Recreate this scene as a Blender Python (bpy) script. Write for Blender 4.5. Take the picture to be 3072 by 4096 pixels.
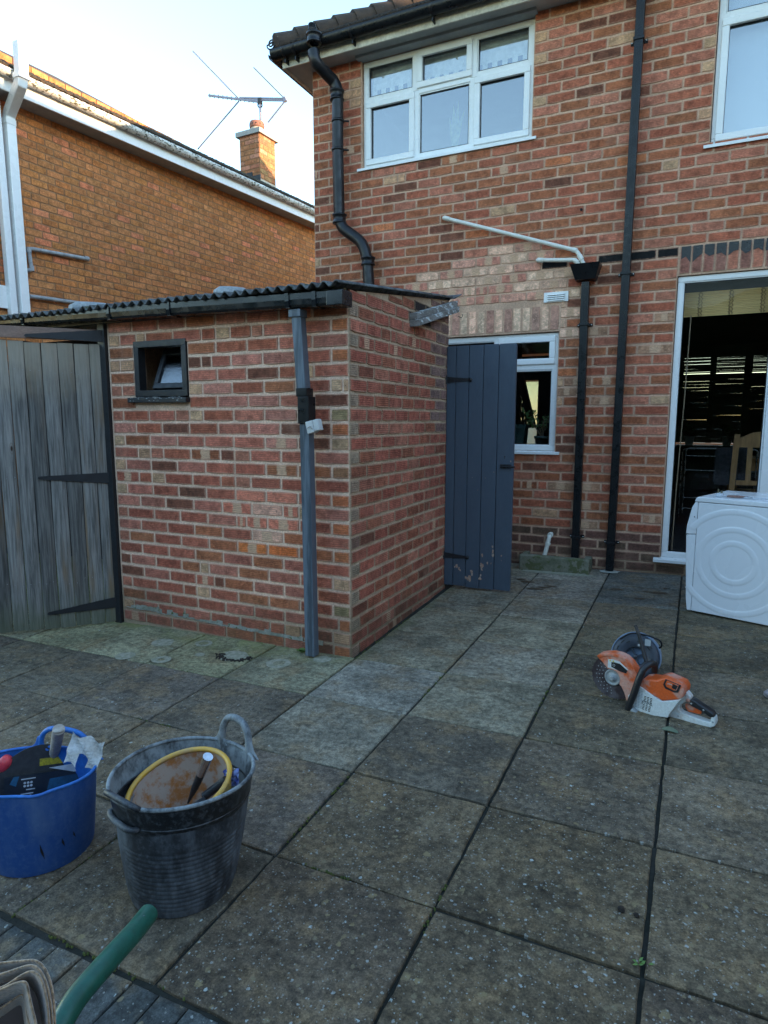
import bpy, bmesh, math, random
from mathutils import Vector, Matrix, Euler, noise
for o in list(bpy.data.objects): bpy.data.objects.remove(o)
SC = bpy.context.scene
COL = SC.collection
R_ = random.Random(7)

# ------------------------------------------------------------------ camera, sky, sun, exposure
CAM = Vector((1.822, -6.069, 1.457))
RR = ((0.90366, 0.42825, 0.00058), (0.06084, -0.12703, -0.99003), (-0.42391, 0.89469, -0.14085))   # right, down, forward
FPX = 2557.55
cd = bpy.data.cameras.new('camera'); cam = bpy.data.objects.new('camera', cd); COL.objects.link(cam)
cam.matrix_world = Matrix(((RR[0][0], -RR[1][0], -RR[2][0], CAM.x), (RR[0][1], -RR[1][1], -RR[2][1], CAM.y),
                           (RR[0][2], -RR[1][2], -RR[2][2], CAM.z), (0, 0, 0, 1)))
cd.sensor_fit = 'VERTICAL'; cd.sensor_height = 36.0; cd.lens = 36.0 * FPX / 4096; cd.clip_end = 2000; cd.clip_start = .05
SC.camera = cam
SUN_EL, SUN_AZ = math.radians(7.0), math.radians(-1.0)     # azimuth measured from +x towards +y
w = bpy.data.worlds.new('World'); SC.world = w; w.use_nodes = True
nt = w.node_tree; nt.nodes.clear()
sky = nt.nodes.new('ShaderNodeTexSky'); sky.sky_type = 'NISHITA'; sky.sun_disc = False
sky.sun_elevation = SUN_EL; sky.sun_rotation = math.radians(90) - SUN_AZ; sky.altitude = 50; sky.air_density = 1.0; sky.dust_density = 0.15; sky.ozone_density = 1.5
bg = nt.nodes.new('ShaderNodeBackground'); bg.inputs[1].default_value = 0.15
wo = nt.nodes.new('ShaderNodeOutputWorld'); nt.links.new(sky.outputs[0], bg.inputs[0]); nt.links.new(bg.outputs[0], wo.inputs[0])
sl = bpy.data.lights.new('sun', 'SUN'); sl.energy = 2.0; sl.angle = math.radians(.5); sl.color = (1, .66, .38)
so = bpy.data.objects.new('sun', sl); COL.objects.link(so)
sd = Vector((math.cos(SUN_EL) * math.cos(SUN_AZ), math.cos(SUN_EL) * math.sin(SUN_AZ), math.sin(SUN_EL)))
so.rotation_euler = sd.to_track_quat('Z', 'Y').to_euler(); so.location = (20, 0, 20)
SC.view_settings.view_transform = 'Standard'; SC.view_settings.look = 'None'; SC.view_settings.gamma = 1
SC.view_settings.use_curve_mapping = False
SC.view_settings.exposure = 2.85

# ------------------------------------------------------------------ helpers
def at(u, v, Y=None, X=None, depth=None, pl=None):
    """a measured direction from the camera position to the point where it meets a real plane"""
    a, b = (u - 1536) / FPX, (v - 2048) / FPX
    d = Vector([RR[0][i] * a + RR[1][i] * b + RR[2][i] for i in range(3)])
    if Y is not None: t = (Y - CAM.y) / d.y
    elif X is not None: t = (X - CAM.x) / d.x
    elif pl is not None: t = (pl[1] - pl[0].dot(CAM)) / pl[0].dot(d)
    else: t = depth
    return CAM + d * t
D = 2.7015
GX, GY = .0217, .0288
def gz(x, y): return GX * x + GY * (y + D)

WM = {}
def wm(o): return WM.get(o.name, Matrix())
def place(o, parent, M):
    WM[o.name] = M.copy()
    if parent is not None:
        o.parent = parent; o.matrix_basis = wm(parent).inverted() @ M
    else: o.matrix_basis = M
    COL.objects.link(o); return o
def thing(name, loc, label, cat, group=None, kind=None, rz=0):
    o = bpy.data.objects.new(name, None); o.empty_display_size = .1
    place(o, None, Matrix.Translation(Vector(loc)) @ Matrix.Rotation(rz, 4, 'Z'))
    if label: o['label'] = label
    if cat: o['category'] = cat
    if group: o['group'] = group
    if kind: o['kind'] = kind
    return o
def tag(o, label=None, cat=None, group=None, kind=None):
    if label: o['label'] = label
    if cat: o['category'] = cat
    if group: o['group'] = group
    if kind: o['kind'] = kind
    return o

class MB:
    def __init__(s): s.v = []; s.f = []; s.sm = []; s.uv = None
    def add(s, vs, fs, smooth=False):
        n = len(s.v); s.v += [tuple(v) for v in vs]; s.f += [tuple(i + n for i in f) for f in fs]; s.sm += [smooth] * len(fs); return s
    def box(s, x0, x1, y0, y1, z0, z1):
        vs = [(x, y, z) for z in (z0, z1) for y in (y0, y1) for x in (x0, x1)]
        return s.add(vs, [(0, 2, 3, 1), (4, 5, 7, 6), (0, 1, 5, 4), (2, 6, 7, 3), (0, 4, 6, 2), (1, 3, 7, 5)])
    def obox(s, o, a, b, c):
        """box from corner o with edge vectors a, b, c"""
        o, a, b, c = map(Vector, (o, a, b, c))
        vs = [o + a * i + b * j + c * k for k in (0, 1) for j in (0, 1) for i in (0, 1)]
        fs = [(0, 2, 3, 1), (4, 5, 7, 6), (0, 1, 5, 4), (2, 6, 7, 3), (0, 4, 6, 2), (1, 3, 7, 5)]
        if a.cross(b).dot(c) < 0: fs = [f[::-1] for f in fs]
        return s.add(vs, fs)
    def bar(s, p, q, w_, h_, up=(0, 0, 1)):
        p, q = Vector(p), Vector(q); d = (q - p); up = Vector(up)
        x = d.cross(up)
        if x.length < 1e-6: x = d.cross(Vector((1, 0, 0)))
        x.normalize(); y = x.cross(d).normalized()
        return s.obox(p - x * w_ / 2 - y * h_ / 2, x * w_, y * h_, d)
    def tube(s, pts, r, n=12, caps=True, smooth=True, phase=0):
        pts = [Vector(p) for p in pts]; m = len(pts)
        rs = r if isinstance(r, (list, tuple)) else [r] * m
        t0 = (pts[1] - pts[0]).normalized(); a = t0.orthogonal().normalized()
        vs = []
        for i, p in enumerate(pts):
            t = (pts[min(i + 1, m - 1)] - pts[max(i - 1, 0)]).normalized()
            a = (a - t * a.dot(t)).normalized(); b = t.cross(a)
            for k in range(n):
                an = 2 * math.pi * k / n + phase; vs.append(p + (a * math.cos(an) + b * math.sin(an)) * rs[i])
        fs = [(i * n + k, i * n + (k + 1) % n, (i + 1) * n + (k + 1) % n, (i + 1) * n + k) for i in range(m - 1) for k in range(n)]
        s.add(vs, fs, smooth)
        if caps:
            s.add(vs[:n], [tuple(reversed(range(n)))]); s.add(vs[-n:], [tuple(range(n))])
        return s
    def lathe(s, prof, c=(0, 0, 0), ax=(0, 0, 1), n=32, smooth=True, sx=1, sy=1, xdir=None, a0=0, a1=2 * math.pi):
        c = Vector(c); ax = Vector(ax).normalized(); x = Vector(xdir).normalized() if xdir else ax.orthogonal().normalized(); y = ax.cross(x)
        full = abs(a1 - a0 - 2 * math.pi) < 1e-6; nn = n if full else n + 1
        vs = []
        for (r, h) in prof:
            for k in range(nn):
                an = a0 + (a1 - a0) * k / n; vs.append(c + ax * h + x * (math.cos(an) * r * sx) + y * (math.sin(an) * r * sy))
        fs = []
        for i in range(len(prof) - 1):
            for k in range(n if full else n):
                k2 = (k + 1) % nn if full else k + 1
                fs.append((i * nn + k, i * nn + k2, (i + 1) * nn + k2, (i + 1) * nn + k))
        return s.add(vs, fs, smooth)
    def prism(s, poly, o, U, V, N, t0, t1):
        """extrude a 2-D outline (counter-clockwise seen against N) between offsets t0 and t1 along N"""
        o, U, V, N = map(Vector, (o, U, V, N)); n = len(poly)
        ar = sum(poly[i][0] * poly[(i + 1) % n][1] - poly[(i + 1) % n][0] * poly[i][1] for i in range(n))
        if (ar < 0) != (U.cross(V).dot(N) < 0): poly = poly[::-1]
        vs = [o + U * a + V * b + N * t for t in (t0, t1) for a, b in poly]
        fs = [tuple(reversed(range(n))), tuple(range(n, 2 * n))] + [(i, (i + 1) % n, n + (i + 1) % n, n + i) for i in range(n)]
        return s.add(vs, fs)
    def build(s, name, mat, parent=None, smooth=None, bevel=0, seg=2, local=True, auto=None, subd=0, color=None):
        me = bpy.data.meshes.new(name)
        xs = list(zip(*s.v)); c = Vector([(min(a) + max(a)) / 2 for a in xs]) if local else Vector((0, 0, 0))
        me.from_pydata([tuple(Vector(v) - c) for v in s.v], [], s.f)
        me.polygons.foreach_set('use_smooth', s.sm if smooth is None else [smooth] * len(s.f))
        me.materials.append(mat); me.update()
        o = bpy.data.objects.new(name, me)
        if bevel:
            b = o.modifiers.new('bevel', 'BEVEL'); b.width = bevel; b.segments = seg; b.limit_method = 'ANGLE'; b.angle_limit = math.radians(35)
            me.polygons.foreach_set('use_smooth', [True] * len(s.f))
            wn = o.modifiers.new('wn', 'WEIGHTED_NORMAL'); wn.keep_sharp = False
        if subd:
            b = o.modifiers.new('s', 'SUBSURF'); b.levels = b.render_levels = subd
        if color: o.color = color
        return place(o, parent, Matrix.Translation(c))

def copy_tree(o, M, parent=None, label=None):
    """a copy of a thing and of its parts, moved to the world matrix M"""
    c = o.copy(); rel = M; place(c, parent, M)
    if label: c['label'] = label
    for ch in [k for k in o.children if k.name != c.name]:
        copy_tree(ch, M @ wm(o).inverted() @ wm(ch), c)
    return c

# ------------------------------------------------------------------ materials
def nodes(name):
    m = bpy.data.materials.new(name); m.use_nodes = True; n = m.node_tree; b = n.nodes['Principled BSDF']
    return m, n, b
class NB:
    """small wrapper for building node graphs"""
    def __init__(s, n): s.n = n; s.pos = None
    def nd(s, t, **k):
        x = s.n.nodes.new(t)
        for a, b in k.items(): setattr(x, a, b)
        return x
    def lk(s, a, b): s.n.links.new(a, b)
    def P(s):
        if not s.pos: s.pos = s.nd('ShaderNodeNewGeometry').outputs['Position']
        return s.pos
    def setv(s, inp, v):
        if hasattr(v, 'links') or isinstance(v, bpy.types.NodeSocket): s.lk(v, inp)
        else: inp.default_value = v
    def math(s, op, a, b=0.0, c=0.0, clamp=False):
        x = s.nd('ShaderNodeMath', operation=op, use_clamp=clamp)
        for i, v in enumerate((a, b, c)): s.setv(x.inputs[i], v)
        return x.outputs[0]
    def noise(s, scale, det=3, rough=.55, vec=None, dist=0):
        x = s.nd('ShaderNodeTexNoise'); x.inputs['Scale'].default_value = scale; x.inputs['Detail'].default_value = det
        x.inputs['Roughness'].default_value = rough; x.inputs['Distortion'].default_value = dist
        s.lk(vec if vec is not None else s.P(), x.inputs['Vector']); return x.outputs['Fac']
    def mapping(s, vec, scale=(1, 1, 1), loc=(0, 0, 0), rot=(0, 0, 0)):
        x = s.nd('ShaderNodeMapping'); x.inputs['Scale'].default_value = scale; x.inputs['Location'].default_value = loc; x.inputs['Rotation'].default_value = rot
        s.lk(vec, x.inputs['Vector']); return x.outputs[0]
    def ramp(s, f, a, b, lo=0.0, hi=1.0):
        x = s.nd('ShaderNodeMapRange', clamp=True, interpolation_type='SMOOTHSTEP'); s.setv(x.inputs[0], f)
        x.inputs[1].default_value = a; x.inputs[2].default_value = b; x.inputs[3].default_value = lo; x.inputs[4].default_value = hi; return x.outputs[0]
    def mix(s, f, a, b, mode='MIX'):
        x = s.nd('ShaderNodeMix', data_type='RGBA', blend_type=mode, clamp_factor=True)
        s.setv(x.inputs['Factor'], f)
        for k, v in ((6, a), (7, b)):
            if isinstance(v, tuple): x.inputs[k].default_value = (*v[:3], 1)
            else: s.lk(v, x.inputs[k])
        return x.outputs[2]
    def scalec(s, col, f):
        """colour times a factor"""
        x = s.nd('ShaderNodeVectorMath', operation='SCALE')
        if isinstance(col, tuple): x.inputs[0].default_value = col[:3]
        else: s.lk(col, x.inputs[0])
        s.setv(x.inputs['Scale'], f); return x.outputs[0]
    def bump(s, h, strength, dist, b, prev=None):
        x = s.nd('ShaderNodeBump'); x.inputs['Strength'].default_value = strength; x.inputs['Distance'].default_value = dist
        s.lk(h, x.inputs['Height'])
        if prev is not None: s.lk(prev, x.inputs['Normal'])
        if b is not None: s.lk(x.outputs[0], b.inputs['Normal'])
        return x.outputs[0]

def simple(name, c1, c2=None, scale=8, rough=.6, bump=0, bscale=60, spots=None, metal=0, det=4, lo=.35, hi=.65, spec=.5, stretch=None, coat=0, mot=None):
    m, n, b = nodes(name); g = NB(n)
    P = g.P() if not stretch else g.mapping(g.P(), stretch)
    col = g.mix(g.ramp(g.noise(scale, det, .6, P), lo, hi), c1, c2 or c1)
    mot = .17 if mot is None else mot
    col = g.scalec(col, g.ramp(g.noise(scale * 7, 3, .6, P), .25, .75, 1 - mot, 1 + mot * .8))
    if spots: col = g.mix(g.ramp(g.noise(spots[1], 3, .7, P), spots[2], spots[2] + .05), col, spots[0])
    g.lk(col, b.inputs['Base Color'])
    r = g.ramp(g.noise(scale * 2, 3), .3, .7, max(0, rough - .1), min(1, rough + .1)); g.lk(r, b.inputs['Roughness'])
    b.inputs['Metallic'].default_value = metal; b.inputs['Specular IOR Level'].default_value = spec
    if coat: b.inputs['Coat Weight'].default_value = coat
    if bump: g.bump(g.noise(bscale, 4, .6, P), bump, .004, b)
    return m

def brick_mat(name, mort, individual, rib=.5, kiss=(.62, .38, .24), fringe=.6):
    m, n, b = nodes(name); g = NB(n)
    if individual:
        oi = g.nd('ShaderNodeObjectInfo'); base, al = oi.outputs['Color'], oi.outputs['Alpha']
    else:
        a = g.nd('ShaderNodeAttribute', attribute_name='bcol'); base, al = a.outputs['Color'], a.outputs['Alpha']
    uv = g.nd('ShaderNodeUVMap', uv_map='UVMap').outputs[0]
    sp = g.nd('ShaderNodeSeparateXYZ'); g.lk(uv, sp.inputs[0]); u, v = sp.outputs[0], sp.outputs[1]
    ps = g.nd('ShaderNodeSeparateXYZ'); g.lk(g.P(), ps.inputs[0]); z = ps.outputs[2]
    # mottling
    col = g.scalec(base, g.ramp(g.noise(14, 4, .65), .25, .75, .62, 1.40))
    col = g.mix(g.ramp(g.noise(38, 3, .6), .50, .74), col, g.scalec(base, 1.5))
    # kiss mark, a paler band where the bricks were stacked in the kiln
    kd = g.math('ABSOLUTE', g.math('SUBTRACT', u, .5)); kd = g.math('ADD', kd, g.math('MULTIPLY', g.noise(30, 2), .16))
    kk = g.math('MULTIPLY', g.ramp(kd, .20, .28, 1, 0), g.ramp(al, .1, .6))
    col = g.mix(kk, col, kiss)
    # ribs dragged along the face by the wire
    zz = g.math('ADD', g.math('MULTIPLY', z, 2 * math.pi / .0125), g.math('MULTIPLY', g.noise(9, 2), 7.0))
    rb = g.math('SINE', zz); rbm = g.math('MULTIPLY', g.ramp(rb, .1, .95), g.ramp(g.noise(6, 2), .3, .62))
    col = g.mix(g.math('MULTIPLY', rbm, rib), col, g.scalec(base, .38))
    # fine combed drag texture
    fine = g.noise(1, 2, .6, g.mapping(g.P(), (60, 60, 420)))
    col = g.scalec(col, g.ramp(fine, .3, .7, .74, 1.22))
    # lime bloom in drifting patches
    col = g.mix(g.math('MULTIPLY', g.ramp(g.noise(2.3, 5, .65), .58, .78), .42), col, mort)
    # pits
    col = g.mix(g.ramp(g.noise(110, 2, .6), .66, .73), col, g.scalec(base, .22))
    # bleached, mortar-smeared arrises
    du = g.math('MINIMUM', u, g.math('SUBTRACT', 1.0, u)); dv = g.math('MINIMUM', v, g.math('SUBTRACT', 1.0, v))
    e = g.math('MINIMUM', g.math('MULTIPLY', du, 2.6), dv)
    e = g.math('ADD', e, g.math('MULTIPLY', g.math('SUBTRACT', g.noise(55, 3, .7), .5), .26))
    col = g.mix(g.math('MULTIPLY', g.ramp(e, -.02, .12, 1, 0), fringe), col, mort)
    # damp green and dirt low down
    low = g.ramp(g.math('ADD', z, g.math('MULTIPLY', g.noise(3, 3), .45)), .25, .62, 1, 0)
    col = g.mix(g.math('MULTIPLY', low, .45), col, g.mix(g.ramp(g.noise(7, 3), .4, .6), (.07, .06, .035), (.10, .055, .04)))
    g.lk(col, b.inputs['Base Color']); b.inputs['Roughness'].default_value = .9; b.inputs['Specular IOR Level'].default_value = .25
    b1 = g.bump(rb, .35 * rib + .05, .0016, None)
    g.bump(g.noise(90, 4, .7), .6, .0022, b, b1)
    return m

def mortar_mat(name, c1, c2):
    m, n, b = nodes(name); g = NB(n)
    col = g.mix(g.ramp(g.noise(5, 4), .35, .65), c1, c2)
    col = g.scalec(col, g.ramp(g.noise(70, 4, .7), .2, .8, .68, 1.25))
    ps = g.nd('ShaderNodeSeparateXYZ'); g.lk(g.P(), ps.inputs[0]); z = ps.outputs[2]
    low = g.ramp(g.math('ADD', z, g.math('MULTIPLY', g.noise(3, 3), .45)), .25, .62, 1, 0)
    col = g.mix(g.math('MULTIPLY', low, .6), col, (.085, .085, .045))
    g.lk(col, b.inputs['Base Color']); b.inputs['Roughness'].default_value = .95; b.inputs['Specular IOR Level'].default_value = .2
    g.bump(g.noise(110, 4, .7), .8, .003, b); return m

def slab_mat(name, kind):
    m, n, b = nodes(name); g = NB(n)
    oi = g.nd('ShaderNodeObjectInfo'); base, al, rnd = oi.outputs['Color'], oi.outputs['Alpha'], oi.outputs['Random']
    off = g.nd('ShaderNodeVectorMath', operation='ADD'); g.lk(g.P(), off.inputs[0])
    sc_ = g.nd('ShaderNodeVectorMath', operation='SCALE'); sc_.inputs[0].default_value = (37, 17, 0); g.lk(rnd, sc_.inputs['Scale']); g.lk(sc_.outputs[0], off.inputs[1])
    Q = off.outputs[0]
    col = g.scalec(base, g.ramp(g.noise(3.2, 4, .6, Q), .28, .72, .64, 1.34))
    col = g.mix(g.ramp(g.noise(5, 4, .6, Q), .46, .68), col, g.scalec(g.mix(.6, base, (.17, .115, .06)), 1.15))
    col = g.mix(g.ramp(g.noise(7, 5, .7, Q), .56, .74), col, g.scalec(base, .55))
    col = g.scalec(col, g.ramp(g.noise(34, 5, .75, Q), .27, .73, .42, 1.52))
    grain = g.noise(150, 3, .7, Q); col = g.scalec(col, g.ramp(grain, .25, .75, .60, 1.38))
    if kind == 'slab':
        st = g.noise(1, 5, .65, g.mapping(Q, (2.2, 11, 1), rot=(0, 0, .25)), .9)
        col = g.scalec(col, g.ramp(st, .3, .7, .86, 1.12))
    # lichen: pale and ochre rosettes of several sizes
    def lich(scale, th, colr, seed, amt):
        v = g.nd('ShaderNodeTexVoronoi', feature='F1'); v.inputs['Scale'].default_value = scale; v.inputs['Randomness'].default_value = 1
        wv = g.nd('ShaderNodeVectorMath', operation='ADD'); g.lk(g.mapping(Q, (1, 1, 0), (seed, seed * 2, 0)), wv.inputs[0])
        nz = g.nd('ShaderNodeTexNoise'); nz.inputs['Scale'].default_value = scale * 2.2; nz.inputs['Detail'].default_value = 3; g.lk(Q, nz.inputs['Vector'])
        s2 = g.nd('ShaderNodeVectorMath', operation='SCALE'); g.lk(nz.outputs['Color'], s2.inputs[0]); s2.inputs['Scale'].default_value = .7 / scale; g.lk(s2.outputs[0], wv.inputs[1])
        g.lk(wv.outputs[0], v.inputs['Vector'])
        sepc = g.nd('ShaderNodeSeparateColor'); g.lk(v.outputs['Color'], sepc.inputs[0])
        rad = g.math('MULTIPLY', g.math('MULTIPLY', sepc.outputs[0], sepc.outputs[0]), th)
        on = g.math('LESS_THAN', sepc.outputs[1], g.math('MULTIPLY', al, amt))
        f = g.math('MULTIPLY', g.ramp(g.math('SUBTRACT', rad, v.outputs['Distance']), 0, .06), on)
        return f, colr
    for a in ((34, .28, (.42, .47, .45), 3.1, .26), (75, .42, (.34, .36, .34), 8.7, .5), (24, .36, (.24, .185, .095), 5.3, .50), (48, .45, (.20, .16, .095), 1.7, .8), (130, .5, (.28, .28, .25), 4.4, .6)):
        f, c = lich(*a); col = g.mix(g.math('MULTIPLY', f, g.ramp(g.noise(60, 3, .6, Q), .3, .6, .25, .9)), col, c)
    ps = g.nd('ShaderNodeSeparateXYZ'); g.lk(g.P(), ps.inputs[0]); X, Y = ps.outputs[0], ps.outputs[1]
    # algae along the foot of the outbuilding and the gate
    d = g.math('SUBTRACT', -2.62, Y); d = g.math('ADD', d, g.math('MULTIPLY', g.noise(4, 4), .5))
    al1 = g.math('MULTIPLY', g.ramp(d, .15, .62, 1, 0), g.ramp(X, -.1, .12, 1, 0))
    al1 = g.math('MULTIPLY', al1, g.ramp(g.noise(5, 4, .7), .36, .62))
    col = g.mix(g.math('MULTIPLY', al1, .8), col, (.27, .29, .10))
    al2 = g.math('MULTIPLY', g.ramp(g.math('ADD', X, g.math('MULTIPLY', g.noise(6, 3), .3)), .12, .3, 1, 0), g.ramp(Y, -2.75, -2.6))
    col = g.mix(g.math('MULTIPLY', al2, .5), col, (.10, .12, .05))
    # worn dark edges
    g.lk(col, b.inputs['Base Color']); b.inputs['Specular IOR Level'].default_value = .35
    g.lk(g.ramp(g.noise(20, 3, .6, Q), .3, .7, .62, .9), b.inputs['Roughness'])
    if kind == 'slab':
        rv = g.noise(1, 5, .6, g.mapping(Q, (3.2, 6.5, 1), rot=(0, 0, .2)), 1.6)
        tr = g.math('SNAP', rv, .085); tr = g.math('ADD', g.math('MULTIPLY', tr, .7), g.math('MULTIPLY', rv, .3))
        b1 = g.bump(tr, 1.0, .032, None); b1 = g.bump(g.noise(45, 5, .75, Q), .8, .006, None, b1)
    else: b1 = g.bump(g.noise(70, 4, .7, Q), .5, .005, None)
    g.bump(grain, .5, .0018, b, b1)
    return m

M = {}
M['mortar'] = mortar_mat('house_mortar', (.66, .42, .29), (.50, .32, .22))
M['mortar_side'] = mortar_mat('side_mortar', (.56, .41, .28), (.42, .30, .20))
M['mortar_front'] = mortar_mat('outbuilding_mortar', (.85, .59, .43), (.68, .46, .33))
M['mortar_nb'] = mortar_mat('neighbour_mortar', (.33, .18, .095), (.25, .135, .075))
def bm2(nm, mort, rib, **k): M[nm + '_i'] = brick_mat(nm + '_single', mort, True, rib, **k); M[nm + '_s'] = brick_mat(nm + '_mass', mort, False, rib, **k)
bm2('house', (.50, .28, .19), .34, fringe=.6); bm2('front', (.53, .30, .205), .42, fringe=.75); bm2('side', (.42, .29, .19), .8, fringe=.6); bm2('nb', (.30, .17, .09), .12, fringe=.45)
M['upvc'] = simple('white_upvc', (.82, .83, .82), (.79, .80, .79), 3, .28, mot=.012)
M['white_pipe'] = simple('white_waste_pipe', (.74, .73, .66), (.66, .65, .57), 9, .4, mot=.04)
M['white_gutter'] = simple('dirty_white_gutter', (.72, .73, .70), (.55, .55, .50), 5, .5, spots=((.10, .095, .06), 20, .53), stretch=(1, 1, 2))
M['fascia'] = simple('cream_fascia', (.70, .66, .55), (.55, .51, .42), 6, .6, spots=((.28, .20, .12), 14, .68))
M['soffit'] = simple('grey_soffit', (.42, .41, .38), (.36, .36, .33), 3, .8, mot=.04)
M['lintel'] = simple('grey_concrete_lintel', (.34, .35, .34), (.29, .30, .30), 5, .9, .3, mot=.05)
M['black_pl'] = simple('black_plastic', (.007, .008, .010), (.009, .010, .012), 9, .34, spec=.35, mot=.05)
M['black_matt'] = simple('black_paint', (.012, .013, .016), (.012, .013, .016), 12, .5, .3, 60, spots=((.16, .16, .15), 60, .74), mot=.06)
M['iron'] = simple('black_ironwork', (.010, .011, .014), (.014, .015, .019), 20, .5, .3, 90, mot=.06)
M['soil'] = simple('black_soil_pipe', (.008, .009, .012), (.010, .011, .013), 8, .38, .25, 40, spots=((.20, .20, .21), 30, .72), mot=.06, spec=.4)
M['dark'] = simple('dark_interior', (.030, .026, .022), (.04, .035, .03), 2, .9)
M['room'] = simple('room_plaster', (.16, .16, .15), (.13, .13, .12), 2, .9)
M['bed'] = simple('joint_sand', (.022, .021, .016), (.012, .014, .009), 9, .95, .8, 90)
M['soilground'] = simple('garden_ground', (.06, .07, .035), (.09, .075, .05), 2, .95, .5, 20)

def outline_variant(seed, aspect):
    """one brick: a slightly ragged face, a soft arris and sides that run back into the mortar"""
    r = random.Random(seed); nx, nz = (6, 2) if aspect > 1.6 else (3, 2)
    jx, jz = .015 / aspect * .9, .038
    ring = []
    for i in range(nx): ring.append((-.5 + i / nx, -.5))
    for i in range(nz): ring.append((.5, -.5 + i / nz))
    for i in range(nx): ring.append((.5 - i / nx, .5))
    for i in range(nz): ring.append((-.5, .5 - i / nz))
    out = []
    for (x, z) in ring:
        cx = abs(abs(x) - .5) < 1e-6; cz = abs(abs(z) - .5) < 1e-6
        k = .7 if (cx and cz) else 0
        x2 = x + r.uniform(-jx, jx) - math.copysign(jx * k * r.random() * 2, x) * (cx); z2 = z + r.uniform(-jz, jz) - math.copysign(jz * k * r.random() * 2, z) * cz
        out.append((x2, z2))
    n = len(out); vs = []; uv = []
    for y, ins in ((-1, 1), (-.35, 0), (1.6, 0)):
        for (x, z) in out:
            vs.append((x - math.copysign(.014 / aspect, x) * ins, y, z - math.copysign(.05, z) * ins)); uv.append((x + .5, z + .5))
    fs = [tuple(range(n))]
    for l in (0, 1): fs += [(l * n + i, (l + 1) * n + i, (l + 1) * n + (i + 1) % n, l * n + (i + 1) % n) for i in range(n)]
    fs[0] = tuple(range(n))
    return vs, fs, uv
BV = {'s': [outline_variant(100 + i, 3) for i in range(6)], 'h': [outline_variant(200 + i, 1.4) for i in range(5)]}
PROUD = .006
_bmesh = {}
def brick_mesh(kind, k, mat):
    key = (kind, k, mat.name)
    if key not in _bmesh:
        vs, fs, uv = BV[kind][k]; me = bpy.data.meshes.new('brick')
        me.from_pydata([(x, y * PROUD, z) for x, y, z in vs], [], fs); l = me.uv_layers.new(name='UVMap')
        for p in me.polygons:
            for li in p.loop_indices: l.data[li].uv = uv[me.loops[li].vertex_index]
        me.materials.append(mat); _bmesh[key] = me
    return _bmesh[key]

def lay(parent, bricks, mat, nind, mass_name='brickwork', single='brick'):
    """bricks: (world matrix with scale, variant key, variant, colour). The nind nearest the camera are objects, the others one mesh"""
    bricks.sort(key=lambda b: (b[0].translation - CAM).length)
    for M4, kd, k, c in bricks[:nind]:
        o = bpy.data.objects.new(single, brick_mesh(kd, k, M[mat + '_i'])); o.color = c; place(o, parent, M4)
    rest = bricks[nind:]
    if not rest: return
    V, F, UV, CC = [], [], [], []
    for M4, kd, k, c in rest:
        vs, fs, uv = BV[kd][k]; n = len(V)
        V += [tuple(M4 @ Vector((x, y * PROUD, z))) for x, y, z in vs]
        for f in fs:
            F.append(tuple(i + n for i in f)); UV += [uv[i] for i in f]; CC += [c] * len(f)
    me = bpy.data.meshes.new(mass_name); P0 = wm(parent).inverted()
    me.from_pydata([tuple(P0 @ Vector(v)) for v in V], [], F)
    l = me.uv_layers.new(name='UVMap'); l.data.foreach_set('uv', [a for t in UV for a in t])
    ca = me.color_attributes.new('bcol', 'FLOAT_COLOR', 'CORNER'); ca.data.foreach_set('color', [a for t in CC for a in t])
    me.materials.append(M[mat + '_s'])
    o = bpy.data.objects.new(mass_name, me); o['kind'] = 'stuff'; place(o, parent, wm(parent))

def brick_list(o, U, N, u0, u1, z0, z1, ch, L, openings, colf, rng, phase=0, zmax=None, joint=.013, snap=.0, ends=None, zmin=None):
    U, N, o = Vector(U).normalized(), Vector(N).normalized(), Vector(o); Zv = Vector((0, 0, 1))
    base = Matrix((( *(U), 0), (*(-N), 0), (*Zv, 0), (0, 0, 0, 1))).transposed()
    res = []
    nc = int(math.ceil((z1 - z0) / ch - 1e-6))
    for c in range(nc):
        za, zb = z0 + c * ch, min(z0 + (c + 1) * ch, z1 + ch)
        off = (c % 2) * L / 2 + phase
        cuts = []
        # openings crossing this course
        op = sorted((a, b) for a, b, q0, q1 in openings if q0 < za + ch * .6 and q1 > zb - ch * .6)
        spans = [(u0, u1)]
        for a, b in op:
            ns = []
            for s0, s1 in spans:
                if b <= s0 or a >= s1: ns.append((s0, s1)); continue
                if a > s0: ns.append((s0, a))
                if b < s1: ns.append((b, s1))
            spans = ns
        for s0, s1 in spans:
            k = math.floor((s0 - off) / L) - 1; js = [s0]
            while True:
                u = off + k * L; k += 1
                if u >= s1 - .045: break
                if u > s0 + .045:
                    js.append(u + rng.uniform(-.006, .006))
                    if rng.random() < snap: js.append(u + L * rng.choice((.33, .5, .5, .66)))
            js = sorted(j for j in js if j < s1 - .04); js.append(s1)
            for a, b in zip(js[:-1], js[1:]):
                if b - a < .035: continue
                uc = (a + b) / 2; ln = b - a - joint; h = ch - joint
                zc = (za + zb) / 2 if zb - za > ch * .9 else za + ch / 2
                zt = zc + h / 2
                if zmax:
                    zm = min(zmax(a), zmax(b)) - .005
                    if zt > zm:
                        nb = zc - h / 2
                        if zm - nb < .025: continue
                        h = zm - nb; zc = nb + h / 2
                if zmin is not None and zc - h / 2 < zmin: continue
                kd = 's' if ln > .15 else 'h'
                p = o + U * uc + Zv * (zc + rng.uniform(-.0012, .0012)) + N * rng.uniform(-.0018, .0012)
                M4 = Matrix.Translation(p) @ base @ Matrix.Rotation(rng.uniform(-.006, .006), 4, 'Y') @ Matrix.Diagonal((ln, 1, h * rng.uniform(.97, 1.02), 1))
                res.append((M4, kd, rng.randrange(len(BV[kd])), colf(uc, zc, rng, ln)))
    return res
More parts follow.
